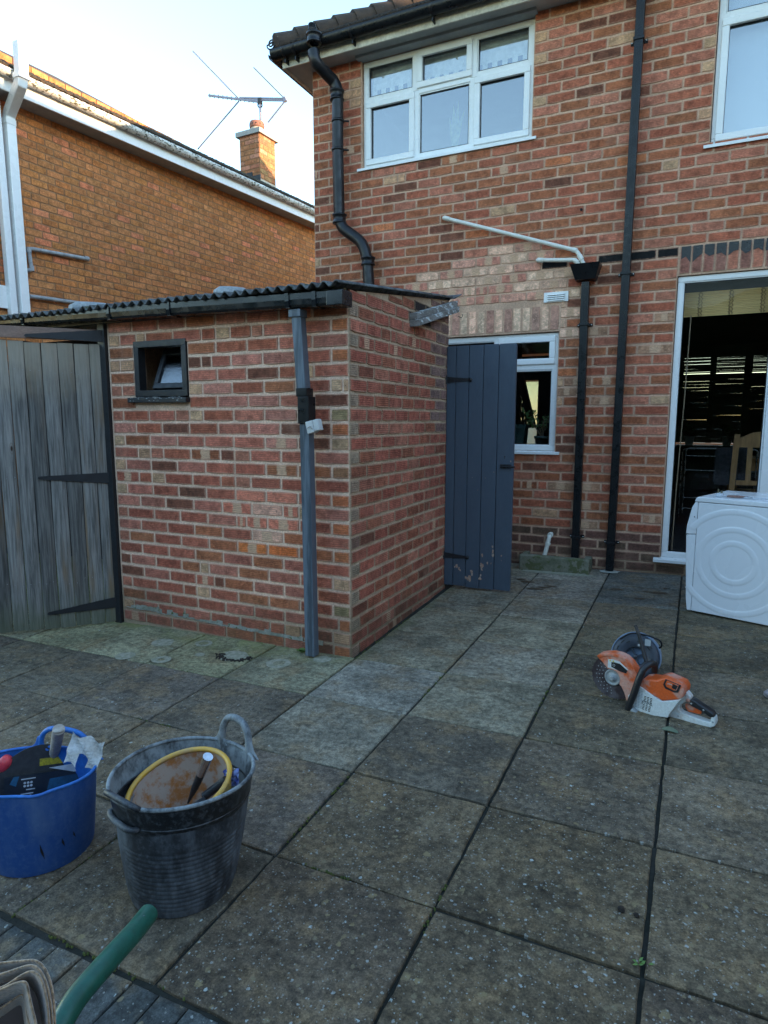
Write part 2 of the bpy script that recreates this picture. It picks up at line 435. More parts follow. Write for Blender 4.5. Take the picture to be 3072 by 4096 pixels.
def soldiers(o, U, N, u0, u1, z0, h, w_, colf, rng):
    U, N, o = Vector(U).normalized(), Vector(N).normalized(), Vector(o); Zv = Vector((0, 0, 1)); res = []
    base = Matrix(((*Zv, 0), (*(-N), 0), (*(-U), 0), (0, 0, 0, 1))).transposed()
    n = round((u1 - u0) / w_); w_ = (u1 - u0) / n
    for i in range(n):
        uc = u0 + (i + .5) * w_
        M4 = Matrix.Translation(o + U * uc + Zv * (z0 + h / 2) + N * rng.uniform(-.001, .001)) @ base @ Matrix.Rotation(rng.uniform(-.01, .01), 4, 'Y') @ Matrix.Diagonal((h - .012, 1, w_ - .012, 1))
        res.append((M4, 's', rng.randrange(6), colf(uc, z0 + h / 2, rng, h)))
    return res

def wall_shell(name, parent, mat, o, U, N, u0, u1, z0, z1, th, openings, recess=0.0):
    """a wall of the given thickness with real openings and reveals, joined from blocks"""
    U, N, o = Vector(U).normalized(), Vector(N).normalized(), Vector(o)
    us = sorted({u0, u1} | {min(max(a, u0), u1) for op in openings for a in op[:2]}); zs = sorted({z0, z1} | {min(max(a, z0), z1) for op in openings for a in op[2:]})
    mb = MB()
    solid = {}
    for i in range(len(us) - 1):
        for j in range(len(zs) - 1):
            uc, zc = (us[i] + us[i + 1]) / 2, (zs[j] + zs[j + 1]) / 2
            solid[i, j] = not any(a < uc < b and c < zc < d for a, b, c, d in openings)
    def P(u, t, z): return o + U * u - N * t + Vector((0, 0, z))
    for (i, j), s in solid.items():
        if not s: continue
        a, b, c, d = us[i], us[i + 1], zs[j], zs[j + 1]
        q = lambda *p: mb.add(p, [(0, 1, 2, 3)])
        q(P(a, 0, c), P(b, 0, c), P(b, 0, d), P(a, 0, d)); q(P(b, th, c), P(a, th, c), P(a, th, d), P(b, th, d))
        if not solid.get((i - 1, j)): q(P(a, th, c), P(a, 0, c), P(a, 0, d), P(a, th, d))
        if not solid.get((i + 1, j)): q(P(b, 0, c), P(b, th, c), P(b, th, d), P(b, 0, d))
        if not solid.get((i, j - 1)): q(P(a, th, c), P(b, th, c), P(b, 0, c), P(a, 0, c))
        if not solid.get((i, j + 1)): q(P(a, 0, d), P(b, 0, d), P(b, th, d), P(a, th, d))
    return mb.build(name, mat, parent)

def vary(c, rng, a=.16, al=0.0):
    f = 1 + rng.uniform(-a, a); g_ = 1 + rng.uniform(-.06, .06)
    return (c[0] * f, c[1] * f * g_, c[2] * f * g_, al)
RED, BROWN, PINK, BUFF, DARK, ORNG = (.375, .112, .062), (.345, .118, .056), (.43, .155, .095), (.52, .30, .17), (.19, .070, .042), (.50, .155, .065)
CREAM = (.80, .49, .33)
def pick(rng, tab):
    t = rng.random() * sum(w_ for w_, _ in tab)
    for w_, c in tab:
        t -= w_
        if t <= 0: return c
    return tab[-1][1]

# ------------------------------------------------------------------ ground
g_ = MB(); g_.box(-400, 400, -400, 400, -1.0, -.45)
tag(g_.build('ground', M['soilground']), kind='structure')
tilt = Matrix(((1, 0, 0, 0), (0, 1, 0, 0), (GX, GY, 1, 0), (0, 0, 0, 1)))
pb = MB()
n = 28
for (x0, x1, y0, y1, t) in ((-5.9, 6.6, -9.0, .12, -.012),):
    vs = []
    for z_ in (t, -.5):
        for y in (y0, y1):
            for x in (x0, x1): vs.append((x, y, gz(x, y) + z_))
    pb.add(vs, [(0, 1, 3, 2), (4, 6, 7, 5), (0, 4, 5, 1), (2, 3, 7, 6), (0, 2, 6, 4), (1, 5, 7, 3)])
patio = pb.build('patio', M['bed'], local=False); tag(patio, 'garden patio of square riven slabs with an edge of dark paving blocks', None, kind='structure')
M['slab'] = slab_mat('riven_slab', 'slab'); M['block'] = slab_mat('paving_block', 'block')
def slab_mesh(seed, mat, w_=.5815, l_=.549, h=.034, nseg=9, jit=.0025, name='paving_slab'):
    r = random.Random(seed); ring = []
    for i in range(nseg): ring.append((-.5 + i / nseg, -.5))
    for i in range(nseg): ring.append((.5, -.5 + i / nseg))
    for i in range(nseg): ring.append((.5 - i / nseg, .5))
    for i in range(nseg): ring.append((-.5, .5 - i / nseg))
    pts = [(x * w_ + r.uniform(-jit, jit), y * l_ + r.uniform(-jit, jit)) for x, y in ring]; n = len(pts)
    vs = [(x - math.copysign(.004, x), y - math.copysign(.004, y), 0) for x, y in pts] + [(x, y, -.004) for x, y in pts] + [(x, y, -h) for x, y in pts]
    fs = [tuple(range(n))] + [(l * n + i, (l + 1) * n + i, (l + 1) * n + (i + 1) % n, l * n + (i + 1) % n) for l in (0, 1) for i in range(n)]
    me = bpy.data.meshes.new(name); me.from_pydata(vs, [], fs); me.materials.append(mat); return me
SM = [slab_mesh(i, M['slab']) for i in range(5)]
ROT = -.0099; OX, OY, SX, SY = .0275, -3.2647, .5935, .5607
TN = Matrix.Rotation(math.atan(GY), 4, 'X') @ Matrix.Rotation(-math.atan(GX), 4, 'Y') @ Matrix.Rotation(ROT, 4, 'Z')
SLABC = {  # (column, row): base colour, lichen
}
rs = random.Random(11)
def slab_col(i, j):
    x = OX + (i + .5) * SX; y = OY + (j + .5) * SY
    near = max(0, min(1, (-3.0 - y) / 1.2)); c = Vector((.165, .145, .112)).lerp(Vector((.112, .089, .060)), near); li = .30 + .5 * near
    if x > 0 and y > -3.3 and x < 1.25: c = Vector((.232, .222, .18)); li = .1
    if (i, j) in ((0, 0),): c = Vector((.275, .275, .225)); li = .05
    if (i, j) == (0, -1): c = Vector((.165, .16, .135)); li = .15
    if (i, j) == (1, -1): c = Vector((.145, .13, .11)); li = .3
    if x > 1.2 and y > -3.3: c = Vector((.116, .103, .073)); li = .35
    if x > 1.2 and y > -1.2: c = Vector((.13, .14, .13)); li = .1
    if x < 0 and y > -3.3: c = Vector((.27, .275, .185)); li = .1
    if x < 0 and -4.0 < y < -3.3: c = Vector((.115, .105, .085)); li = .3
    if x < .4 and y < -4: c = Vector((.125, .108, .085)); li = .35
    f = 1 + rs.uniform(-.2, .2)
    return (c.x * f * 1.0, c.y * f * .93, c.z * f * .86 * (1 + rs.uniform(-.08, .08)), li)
def gmat(x, y, extra=0, rz=0): return Matrix.Translation((x, y, gz(x, y) + extra)) @ TN @ Matrix.Rotation(rz, 4, 'Z')
for j in range(-3, 6):
    for i in range(-9, 10):
        X, Y = (i + .5) * SX, (j + .5) * SY
        x, y = OX + X * math.cos(ROT) - Y * math.sin(ROT), OY + X * math.sin(ROT) + Y * math.cos(ROT)
        if y > -.05: continue
        if -1.97 < x - .2 and x + .2 < .0 and y > -2.6: continue       # inside the outbuilding
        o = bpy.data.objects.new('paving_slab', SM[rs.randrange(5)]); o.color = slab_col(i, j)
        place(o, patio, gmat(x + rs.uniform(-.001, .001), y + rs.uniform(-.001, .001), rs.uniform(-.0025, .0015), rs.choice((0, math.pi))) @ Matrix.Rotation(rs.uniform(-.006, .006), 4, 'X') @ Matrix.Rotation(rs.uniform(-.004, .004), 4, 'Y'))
KM = [slab_mesh(40 + i, M['block'], .094, .194, .05, 3, .0018, 'paving_block') for i in range(4)]
for r_ in range(0, 6):
    for k in range(-14, 46):
        x = .147 + (k - .5) * .0985 + (r_ % 2) * .0; y = -4.958 - .105 - r_ * .203 - (k % 2) * 0.0
        if x < -1.3 or x > 3.6: continue
        o = bpy.data.objects.new('paving_block', KM[rs.randrange(4)]); f = rs.uniform(.75, 1.2)
        o.color = (.058 * f, .064 * f, .062 * f, .35)
        if x + y * 0 > 3.4: continue
        place(o, patio, gmat(x, y, rs.uniform(-.003, .001)))
# tar-dark strip between wall and slabs by the drain, pale pot rings by the outbuilding
M['ring'] = simple('pale_lime_ring', (.33, .32, .25), (.22, .22, .15), 40, .9)
M['debris'] = simple('black_compost', (.012, .009, .007), (.03, .02, .012), 60, 1, .8, 80)
def blob(mb, c, r, n=14, h=.0015, jit=.2, rng=R_, ri=0, el=1.0):
    x, y = c; ph = rng.random() * 6
    ro = [r * (1 + rng.uniform(-jit, jit)) for _ in range(n)]
    if ri:
        v = []; 
        for k in range(n):
            a = 2 * math.pi * k / n + ph
            for q in (ri * (1 + rng.uniform(-.1, .1)), ro[k]): px, py = x + math.cos(a) * q * el, y + math.sin(a) * q; v.append((px, py, gz(px, py) + h))
        mb.add(v, [(2 * k, 2 * k + 1, (2 * ((k + 1) % n)) + 1, 2 * ((k + 1) % n)) for k in range(n)])
    else:
        v = [(x + math.cos(2 * math.pi * k / n + ph) * ro[k] * el, y + math.sin(2 * math.pi * k / n + ph) * ro[k]) for k in range(n)]
        mb.add([(a, b, gz(a, b) + h) for a, b in v], [tuple(range(n))])
for (u, v, r, ri) in ((650, 2572, .07, .0), (815, 2575, .055, .03), (645, 2640, .055, .022), (935, 2625, .085, .0), (1115, 2655, .07, .035), (500, 2625, .06, 0), (1290, 2640, .05, 0), (800, 2620, .03, 0)):
    p = at(u, v, pl=(Vector((-GX, -GY, 1)), GY * D)); mb = MB(); blob(mb, (p.x, p.y), r, 18, .0035, .08, R_, ri, 1.15); mb.build('pot_ring', M['ring'], patio)
mb = MB()
for k in range(150):
    a = R_.uniform(3.2, 6.6); p = at(935, 2627, pl=(Vector((-GX, -GY, 1)), GY * D)); q = R_.gauss(.088, .012)
    x, y = p.x + math.cos(a) * q * 1.2, p.y + math.sin(a) * q * .8; s_ = R_.uniform(.003, .011)
    mb.obox((x, y, gz(x, y)), (s_, R_.uniform(-.004, .004), 0), (0, s_, .002), (0, .002, s_ * .8))
tag(mb.build('compost_crumbs', M['debris'], patio), kind='stuff')
# moss and weeds in the joints
M['moss'] = simple('moss', (.05, .07, .012), (.09, .10, .02), 60, 1, .8, 120)
mb = MB()
def jpt(i, j): X, Y = i * SX, j * SY; return OX + X - Y * ROT, OY + X * ROT + Y
for (i0, j0, i1, j1, n_) in ((3, -3, 4.5, -3, 260), (2, -2.2, 2, -1.8, 50), (1, -1.9, 1, -1.0, 60), (0, -3, 0, -2.2, 60), (3, -2.7, 3, -2.5, 25), (1, -2.98, 2.3, -2.98, 70), (1.2, -2, 1.5, -2, 30), (-1.2, -1, -.7, -1, 30), (1, 0.4, 1, 1.0, 40), (0.3, -3, .9, -3, 60), (0, .95, 0, 2.5, 120), (-3, 1.0, 0, 1.0, 200), (-2, .1, -1.4, 0, 30), (2, 0, 2, 2, 60), (2.2, -3, 2.9, -3, 50)):
    for k in range(n_):
        t = R_.random(); x, y = jpt(i0 + (i1 - i0) * t, j0 + (j1 - j0) * t); x += R_.gauss(0, .003); y += R_.gauss(0, .003); s_ = R_.uniform(.0015, .0055)
        if R_.random() < .45: continue
        mb.lathe([(s_, -.004), (s_ * .8, s_ * .35), (.0005, s_ * .7)], (x, y, gz(x, y) - .003), n=5)
tag(mb.build('moss', M['moss'], patio), kind='stuff')

# ------------------------------------------------------------------ main house
WT = .28
def house_col(x, z, rng, ln):
    if z > 2.80 and z < 2.9 and .95 < x < 1.66: return (.012, .012, .012, 0)
    if 2.84 < z < 2.96 and .60 < x < .72: return (.012, .012, .014, 0)
    pinkz = (-1.05 + max(0, z - 2.5) * 1.0 < x < .60 and 2.2 < z < 3.03 - max(0, -x) * .22) or (.6 <= x < .8 and 2.2 < z < 2.85)
    if pinkz:
        return vary(pick(rng, ((4, (.60, .29, .20)), (3, (.54, .22, .15)), (3, CREAM), (2, (.62, .37, .25)))), rng, .1, rng.choice((0, .8, 1, 1)))
    if ln < .15 and rng.random() < .3: return vary(BUFF, rng, .15, 0)
    if z < .45: return vary(pick(rng, ((4, (.16, .075, .055)), (3, (.13, .075, .05)), (1, RED))), rng)
    if 1.62 < x and 2.2 < z < 2.4 and ln < .2: return vary(ORNG, rng, .1)
    if x > .7 and z < 2.7 and rng.random() < .06: return vary((.42, .22, .13), rng, .1, 1)
    return vary(pick(rng, ((6, RED), (6, BROWN), (3, PINK), (.9, DARK), (.12, BUFF), (.25, ORNG))), rng, .14, 1.0 if rng.random() < .025 else 0)
H_OP = [(-1.30, .395, 3.955, 4.945), (1.83, 3.25, 3.645, 4.945), (-.52, .70, 1.175, 2.265), (1.655, 4.05, .235, 2.655)]
house = thing('brick_house', (-1.86, 0, 0), 'red brick two storey house with white windows, black drainpipes and open patio door', 'house')
HX1 = 9.0
wall_shell('wall', house, M['mortar'], (0, 0, 0), (1, 0, 0), (0, -1, 0), -1.86, HX1, -.4, 5.0, WT, H_OP)
wb = MB(); wb.box(-1.859, -1.86 + WT, WT + .001, 6.8, -.4, 4.99); wb.box(HX1 - WT, HX1 - .001, WT + .001, 6.8, -.4, 4.99); wb.build('side_wall', M['mortar'], house)
def room_back(name, ops): return wall_shell(name, house, M['mortar'], (0, 7.0, 0), (1, 0, 0), (0, -1, 0), -1.86, HX1, -.4, 5.0, .2, ops)
room_back('rear_wall', [(1.60, 4.2, 1.06, 2.62), (-1.5, -.78, .3, 2.25)])
rng = random.Random(3)
hb_ops = H_OP + [(-.52, .705, 2.26, 2.505), (1.655, 4.1, 2.65, 2.8925)]
ZB = 2.8058 - 32 * .0866
B = brick_list((0, 0, 0), (1, 0, 0), (0, -1, 0), -1.86, 4.6, ZB, 4.95, .0866, .2435, hb_ops, house_col, rng, phase=.03, snap=.02)
B += soldiers((0, 0, 0), (1, 0, 0), (0, -1, 0), -.50, .70, 2.275, .222, .0866, lambda x, z, r, l: vary(pick(r, ((3, (.47, .25, .18)), (3, CREAM), (2, (.62, .40, .27)))), r, .12, 0), rng)
B += soldiers((0, 0, 0), (1, 0, 0), (0, -1, 0), 1.66, 3.95, 2.665, .222, .0866, lambda x, z, r, l: vary(pick(r, ((4, (.30, .125, .09)), (2, PINK), (1, BROWN))), r, .12, 0), rng)
lay(house, B, 'house', 300)
# bitumen painted over the top half of the soldier course
M['bitumen'] = simple('bitumen_paint', (.010, .010, .011), (.02, .019, .018), 30, .35, .5, 80, spots=((.20, .10, .07), 50, .70))
mb = MB(); xs = [1.665 + i * .0433 for i in range(54)]
top = [(x, 2.889) for x in xs]; bot = [(x, 2.80 + .02 * math.sin(i * 2.1) + rng.uniform(-.012, .012) - (.02 if i < 3 else 0)) for i, x in enumerate(xs)]
for i in range(len(xs) - 1):
    if i % 2 == 1 and False: continue
    a, b = xs[i] + (.008 if i % 2 == 0 else 0), xs[i + 1] - (.008 if i % 2 == 1 else 0)
    mb.add([(a, -.0085, bot[i][1]), (b, -.0085, bot[i + 1][1]), (b, -.0085, 2.884), (a, -.0085, 2.884)], [(0, 1, 2, 3)])
mb.build('bitumen_band', M['bitumen'], house)

M['glass'] = None
def glass_mat(name, ior=1.75, tint=(.96, .97, .97), rough=0.0, rippled=0, boost=1.0):
    m = bpy.data.materials.new(name); m.use_nodes = True; n = m.node_tree; n.nodes.clear(); g = NB(n)
    tr = g.nd('ShaderNodeBsdfTransparent'); tr.inputs[0].default_value = (*tint, 1); gl = g.nd('ShaderNodeBsdfGlossy'); gl.inputs['Roughness'].default_value = rough
    fr = g.nd('ShaderNodeFresnel'); gm_ = g.nd('ShaderNodeNewGeometry'); g.lk(g.math('ADD', g.math('MULTIPLY', gm_.outputs['Backfacing'], 1 / ior - ior), ior), fr.inputs[0]); mx = g.nd('ShaderNodeMixShader'); out = g.nd('ShaderNodeOutputMaterial')
    g.lk(g.math('MULTIPLY', fr.outputs[0], boost, clamp=True), mx.inputs[0]); g.lk(tr.outputs[0], mx.inputs[1]); g.lk(gl.outputs[0], mx.inputs[2]); g.lk(mx.outputs[0], out.inputs[0])
    if rippled:
        bp = g.nd('ShaderNodeBump'); bp.inputs['Strength'].default_value = .5; bp.inputs['Distance'].default_value = .004; g.lk(g.noise(rippled, 3), bp.inputs['Height'])
        g.lk(bp.outputs[0], gl.inputs['Normal'])
    return m
M['glass'] = glass_mat('window_glass', 1.5); M['glass_door'] = glass_mat('door_glass', 1.2); M['glass_up'] = glass_mat('upstairs_glass', 2.9, (.92, .95, .96))
M['seal'] = simple('black_seal', (.01, .01, .01), rough=.5)

def ring(mb, x0, x1, z0, z1, w_, y0, y1):
    mb.box(x0, x1, y0, y1, z0, z0 + w_); mb.box(x0, x1, y0, y1, z1 - w_, z1)
    mb.box(x0, x0 + w_, y0 + .0008, y1, z0 + w_ - .001, z1 - w_ + .001); mb.box(x1 - w_, x1, y0 + .0008, y1, z0 + w_ - .001, z1 - w_ + .001)
def window(parent, x0, x1, z0, z1, cells, gm, name='window', yf=.035, fw=.05, sill=True, seals=True):
    """a white plastic window: frame > sash, pane, sill; cells = (x0, x1, z0, z1, opening)"""
    mb = MB(); ring(mb, x0, x1, z0, z1, fw, yf, yf + .07)
    # bars between the cells
    xs = sorted({c[0] for c in cells} | {c[1] for c in cells}); 
    for c in cells:
        pass
    done = set()
    for i, c in enumerate(cells):
        for d in cells[i + 1:]:
            if abs(c[1] - d[0]) < .09 and min(c[3], d[3]) - max(c[2], d[2]) > .05 or abs(d[1] - c[0]) < .09 and min(c[3], d[3]) - max(c[2], d[2]) > .05:
                a, b = (c, d) if c[0] < d[0] else (d, c); k = ('v', round(a[1], 3))
                mb.box(a[1] - .002, b[0] + .002, yf + .0011, yf + .068, max(a[2], b[2]) - .03, min(a[3], b[3]) + .03)
            if abs(c[3] - d[2]) < .09 and min(c[1], d[1]) - max(c[0], d[0]) > .05 or abs(d[3] - c[2]) < .09 and min(c[1], d[1]) - max(c[0], d[0]) > .05:
                a, b = (c, d) if c[2] < d[2] else (d, c)
                mb.box(max(a[0], b[0]) - .002, min(a[1], b[1]) + .002, yf + .0005, yf + .069, a[3] - .002, b[2] + .002)
    f = mb.build(name, M['upvc'], parent, bevel=.006)
    for (a, b, c, d, op) in cells:
        q = .055 if op else .014
        if op:
            s_ = MB(); ring(s_, a - .018, b + .018, c - .018, d + .018, q, yf - .016, yf + .05); s_.build('sash', M['upvc'], f, bevel=.007)
            q -= .018
        else:
            s_ = MB(); ring(s_, a, b, c, d, q, yf + .008, yf + .05); s_.build('glazing_bead', M['upvc'], f, bevel=.005)
        g2 = MB(); ring(g2, a + q - .002, b - q + .002, c + q - .002, d - q + .002, .006, yf + .010, yf + .05); g2.build('glazing_seal', M['seal'], f)
        p_ = MB(); p_.box(a + q, b - q, yf + .022, yf + .026, c + q, d - q); p_.build('pane', gm, f)
    if sill:
        s_ = MB(); s_.prism([(.0, 0), (-.055 - 0, -.008), (-.055, -.032), (-.048, -.032), (-.046, -.02), (0, -.012)], (x0 - .05, .03, z0), (0, 1, 0), (0, 0, 1), (1, 0, 0), 0, x1 - x0 + .1)
        s_.build('sill', M['upvc'], f, bevel=.002)
    return f
# upstairs left window of six panes
W1 = [(-1.25, -.765, 4.61, 4.90, 0), (-.705, -.195, 4.61, 4.90, 1), (-.135, .345, 4.61, 4.90, 0),
      (-1.25, -.765, 4.005, 4.55, 1), (-.705, -.195, 4.005, 4.55, 0), (-.135, .345, 4.005, 4.55, 1)]
window(house, -1.295, .39, 3.96, 4.94, W1, M['glass_up'])
W2 = [(1.88, 2.60, 4.61, 4.90, 0), (1.88, 2.60, 3.69, 4.55, 1), (2.66, 3.20, 4.61, 4.90, 0), (2.66, 3.20, 3.69, 4.55, 0)]
window(house, 1.835, 3.245, 3.65, 4.94, W2, M['glass_up'])
W3 = [(-.47, .10, 1.99, 2.215, 0), (.155, .65, 1.995, 2.215, 1), (-.47, .10, 1.225, 1.93, 0), (.155, .65, 1.225, 1.93, 0)]
window(house, -.515, .695, 1.18, 2.26, W3, M['glass'])
# patio door: frame with fixed left light, a middle stile and a right light
W4 = [(1.70, 2.375, .305, 2.61, 0), (2.47, 3.99, .305, 2.61, 0)]
fd = window(house, 1.66, 4.045, .265, 2.65, W4[:1], M['glass_door'], 'patio_door', yf=.02, fw=.045)
s_ = MB(); s_.box(2.375, 2.47, .012, .095, .311, 2.604); s_.build('door_stile', M['upvc'], fd, bevel=.006)
s_ = MB(); ring(s_, 2.4701, 3.998, .312, 2.603, .07, .05, .09); s_.build('sliding_door', M['upvc'], fd, bevel=.006)
s_ = MB(); s_.box(2.54, 3.93, .066, .072, .382, 2.533); s_.build('pane', M['glass_door'], fd)
s_ = MB(); s_.prism([(0, 0), (-.085, -.012), (-.085, -.04), (0, -.03)], (1.60, .03, .266), (0, 1, 0), (0, 0, 1), (1, 0, 0), 0, 2.5); s_.build('door_sill', M['upvc'], fd, bevel=.003)
# concrete lintel and soffit, fascia, gutter, roof
EO = .20; EZ = 4.965
for a, b in ((-1.33, .42), (1.8, 3.3)): s_ = MB(); s_.box(a, b, -.075, .03, 4.942, EZ + .02); s_.build('lintel', M['lintel'], house)
s_ = MB(); s_.box(-1.86 - EO, HX1 + EO, -EO, .05, EZ, EZ + .012); s_.box(-1.86 - EO, -1.80, .05, 7.3, EZ, EZ + .012); s_.build('soffit', M['soffit'], house)
s_ = MB(); s_.box(-1.86 - EO - .018, HX1 + EO, -EO - .018, -EO, EZ - .022, EZ + .135); s_.build('fascia', M['fascia'], house, bevel=.003)
s_ = MB(); s_.box(-1.86 - EO - .018, -1.86 - EO, -EO, 7.3, EZ - .02, EZ + .135); s_.build('fascia', M['fascia'], house)
def half_gutter(mb, p, q, r=.058, th=.003, n=10, down=(0, 0, -1), out=None, deep=1.0):
    p, q = Vector(p), Vector(q); d = (q - p).normalized(); a = d.cross(Vector((0, 0, 1))).normalized(); zz = Vector((0, 0, 1))
    prof = [(math.cos(math.pi + math.pi * k / n) * r, math.sin(math.pi + math.pi * k / n) * r * deep) for k in range(n + 1)]
    prof = [(-r, .012)] + prof + [(r, .012)]
    inner = [(x * (1 - th / r), z if i in (0, len(prof) - 1) else z * (1 - th / r)) for i, (x, z) in enumerate(prof)]
    poly = prof + inner[::-1]
    m_ = len(prof); L_ = (q - p).length
    vs = [p + a * x + zz * z for x, z in poly] + [q + a * x + zz * z for x, z in poly]; k = len(poly)
    mb.add(vs, [(i, i + 1, k + i + 1, k + i) for i in range(k - 1)] + [(k - 1, 0, k, 2 * k - 1)], True)
    for e in (0, k):
        mb.add([vs[e + i] for i in range(k)], [(i, i + 1, k - 2 - i, k - 1 - i) for i in range(m_ - 1)])
GYc, GZc = -EO - .018 - .062, EZ + .098
s_ = MB(); half_gutter(s_, (-2.145, GYc, GZc), (HX1 + .2, GYc, GZc), .062)
half_gutter(s_, (-1.86 - EO - .08, GYc - .0, GZc - .001), (-1.86 - EO - .08, 7.3, GZc - .001), .0615)
gut = s_.build('gutter', M['black_pl'], house)
for x in (-2.0, -1.88, -1.25, -.45, .35, 1.2):
    s_ = MB(); s_.lathe([(.064, -.012), (.070, -.010), (.070, .010), (.064, .012)], (x, GYc, GZc), (1, 0, 0), n=18, xdir=(0, 1, 0), a0=math.pi, a1=2 * math.pi)
    s_.lathe([(.064, -.012), (.070, -.010), (.070, .010), (.064, .012)], (x, GYc, GZc), (1, 0, 0), n=18, xdir=(0, -1, 0), a0=0, a1=math.pi) if False else None
    s_.box(x - .006, x + .006, GYc - .004, GYc + .07, GZc - .105, GZc - .060); s_.build('gutter_bracket', M['black_pl'], gut)
# roof of clay tiles, hipped at the left end
M['tile'] = simple('mossy_clay_tile', (.036, .025, .019), (.058, .040, .028), 14, .95, .9, 60, spots=((.16, .15, .11), 20, .66))
M['tile_nb'] = simple('neighbour_roof_tile', (.050, .034, .026), (.085, .058, .038), 10, .95, .9, 40, spots=((.09, .08, .045), 16, .6))
EXm, EYm, EZm = -1.86 - EO - .055, -EO - .055, EZ + .145
PIT = math.tan(math.radians(33)); RY = 3.45; RZ = EZm + (RY - EYm) * PIT; HX = EXm + (RY - EYm)
rf = MB(); e2 = HX1 + EO
rf.add([(EXm, EYm, EZm), (e2, EYm, EZm), (e2, RY, RZ), (HX, RY, RZ)], [(0, 1, 2, 3)])
rf.add([(EXm, 7.2, EZm), (EXm, EYm, EZm), (HX, RY, RZ)], [(0, 1, 2)])
rf.add([(e2, 7.2, EZm), (EXm, 7.2, EZm), (HX, RY, RZ), (e2, RY, RZ)], [(0, 1, 2, 3)])
rf.add([(e2, EYm, EZm), (e2, 7.2, EZm), (e2, RY, RZ)], [(0, 1, 2)])
rf.add([(EXm, EYm, EZm - .03), (EXm, 7.2, EZm - .03), (e2, 7.2, EZm - .03), (e2, EYm, EZm - .03)], [(0, 1, 2, 3)])
roof = rf.build('roof', M['tile'], house)
def tile_obj(parent, mat, p, U, S, w_, l_, th, me_cache={}):
    key = (mat.name, round(w_, 3))
    if key not in me_cache:
        mb = MB(); n_ = 4; vs = []
        for zz in (0, 1):
            for j_ in (0, 1):
                for i_ in range(n_ + 1):
                    x = (i_ / n_ - .5) * w_; vs.append((x, j_ * l_, (.006 * math.cos(i_ / n_ * math.pi * 2 - math.pi) if 0 else -.004 * ((i_ / n_ - .5) * 2) ** 2) + zz * th))
        k = n_ + 1; fs = []
        for i_ in range(n_): fs += [(i_, k + i_, k + i_ + 1, i_ + 1), (2 * k + i_, 2 * k + i_ + 1, 3 * k + i_ + 1, 3 * k + i_), (i_, i_ + 1, 2 * k + i_ + 1, 2 * k + i_), (k + i_, 3 * k + i_, 3 * k + i_ + 1, k + i_ + 1)]
        fs += [(0, 2 * k, 3 * k, k), (n_, k + n_, 3 * k + n_, 2 * k + n_)]
        me = bpy.data.meshes.new('roof_tile'); me.from_pydata(vs, [], fs); me.materials.append(mat); me_cache[key] = me
    o = bpy.data.objects.new('roof_tile', me_cache[key]); Nn = U.cross(S)
    place(o, parent, Matrix(((*U, 0), (*S, 0), (*Nn, 0), (*p, 1))).transposed()); return o
S_ = Vector((0, 1, PIT)).normalized()
for r_ in range(0, 5):
    for k in range(0, 40):
        x = EXm + .08 + k * .168 + (r_ % 2) * .084 + R_.uniform(-.003, .003)
        dist = r_ * .1
        if x < EXm + dist * .8 + .05 or x > 3.2: continue
        p = Vector((x, EYm - .03, EZm - .03 * PIT + .004)) + S_ * (dist) + Vector((0, 0, .012 + R_.uniform(-.003, .004)))
        tile_obj(house, M['tile'], p, Vector((1, 0, 0)), (S_ + Vector((R_.uniform(-.01, .01), 0, -.055))).normalized(), .163, .2, .013)
# hip tiles and moss
mb = MB(); hd = (Vector((HX, RY, RZ)) - Vector((EXm, EYm, EZm)))
for k in range(26):
    a = Vector((EXm, EYm, EZm)) + hd * (k / 26); b = a + hd / 26 * 1.15
    mb.tube([a + Vector((0, 0, .03)), b + Vector((0, 0, .015))], [.11, .095], 10)
mb.build('hip_ridge', M['tile'], house)
mb = MB()
for k in range(2600):
    x = R_.uniform(EXm + .1, 3); t = R_.uniform(0, .45) ** 1.3; p = Vector((x, EYm, EZm + .02)) + S_ * t
    if x < EXm + t * .8: continue
    s_ = R_.uniform(.006, .022); mb.lathe([(s_, -.012), (s_ * .8, s_ * .4), (.001, s_ * .7)], p + Vector((0, 0, .012)), n=5)
tag(mb.build('roof_moss', M['debris'], house), kind='stuff')
# wrought iron hip scroll
pts = []
c0 = at(1085, 176, Y=-.24)
for k in range(40):
    a = k / 39 * math.pi * 3.3; r = .010 + .044 * (k / 39)
    pts.append(c0 + Vector((-math.cos(a - 4.2) * r, 0, math.sin(a - 4.2) * r)))
pts += [at(1101, 160, Y=-.24), at(1108, 178, Y=-.24), at(1113, 198, Y=-.24)]
mb = MB(); mb.tube(pts[::1], .0075, 6); mb.build('hip_iron', M['iron'], house)

# ------------------------------------------------------------------ pipes on the house
def bend(pts, r=.06, k=5):
    """round the corners of a path"""
    pts = [Vector(p) for p in pts]; out = [pts[0]]
    for a, b, c in zip(pts[:-2], pts[1:-1], pts[2:]):
        d1 = (a - b); d2 = (c - b); q = min(r, d1.length * .45, d2.length * .45); p1 = b + d1.normalized() * q; p2 = b + d2.normalized() * q
        for i in range(k + 1): t = i / k; out.append(p1 * (1 - t) ** 2 + b * 2 * t * (1 - t) + p2 * t * t)
    out.append(pts[-1]); return out
def S(u, v, y): return at(u, v, Y=y)
YS = -.125
path = [S(1253, 205, -.36), S(1262, 250, -.36), S(1335, 325, -.14), S(1351, 360, YS), S(1351, 600, YS), S(1358, 905, YS), S(1450, 970, YS), S(1470, 1040, YS), S(1478, 1180, YS)]
sp_ = MB(); sp_.tube(bend(path, .10), .056, 18); soil = sp_.build('soil_pipe', M['soil'], house)
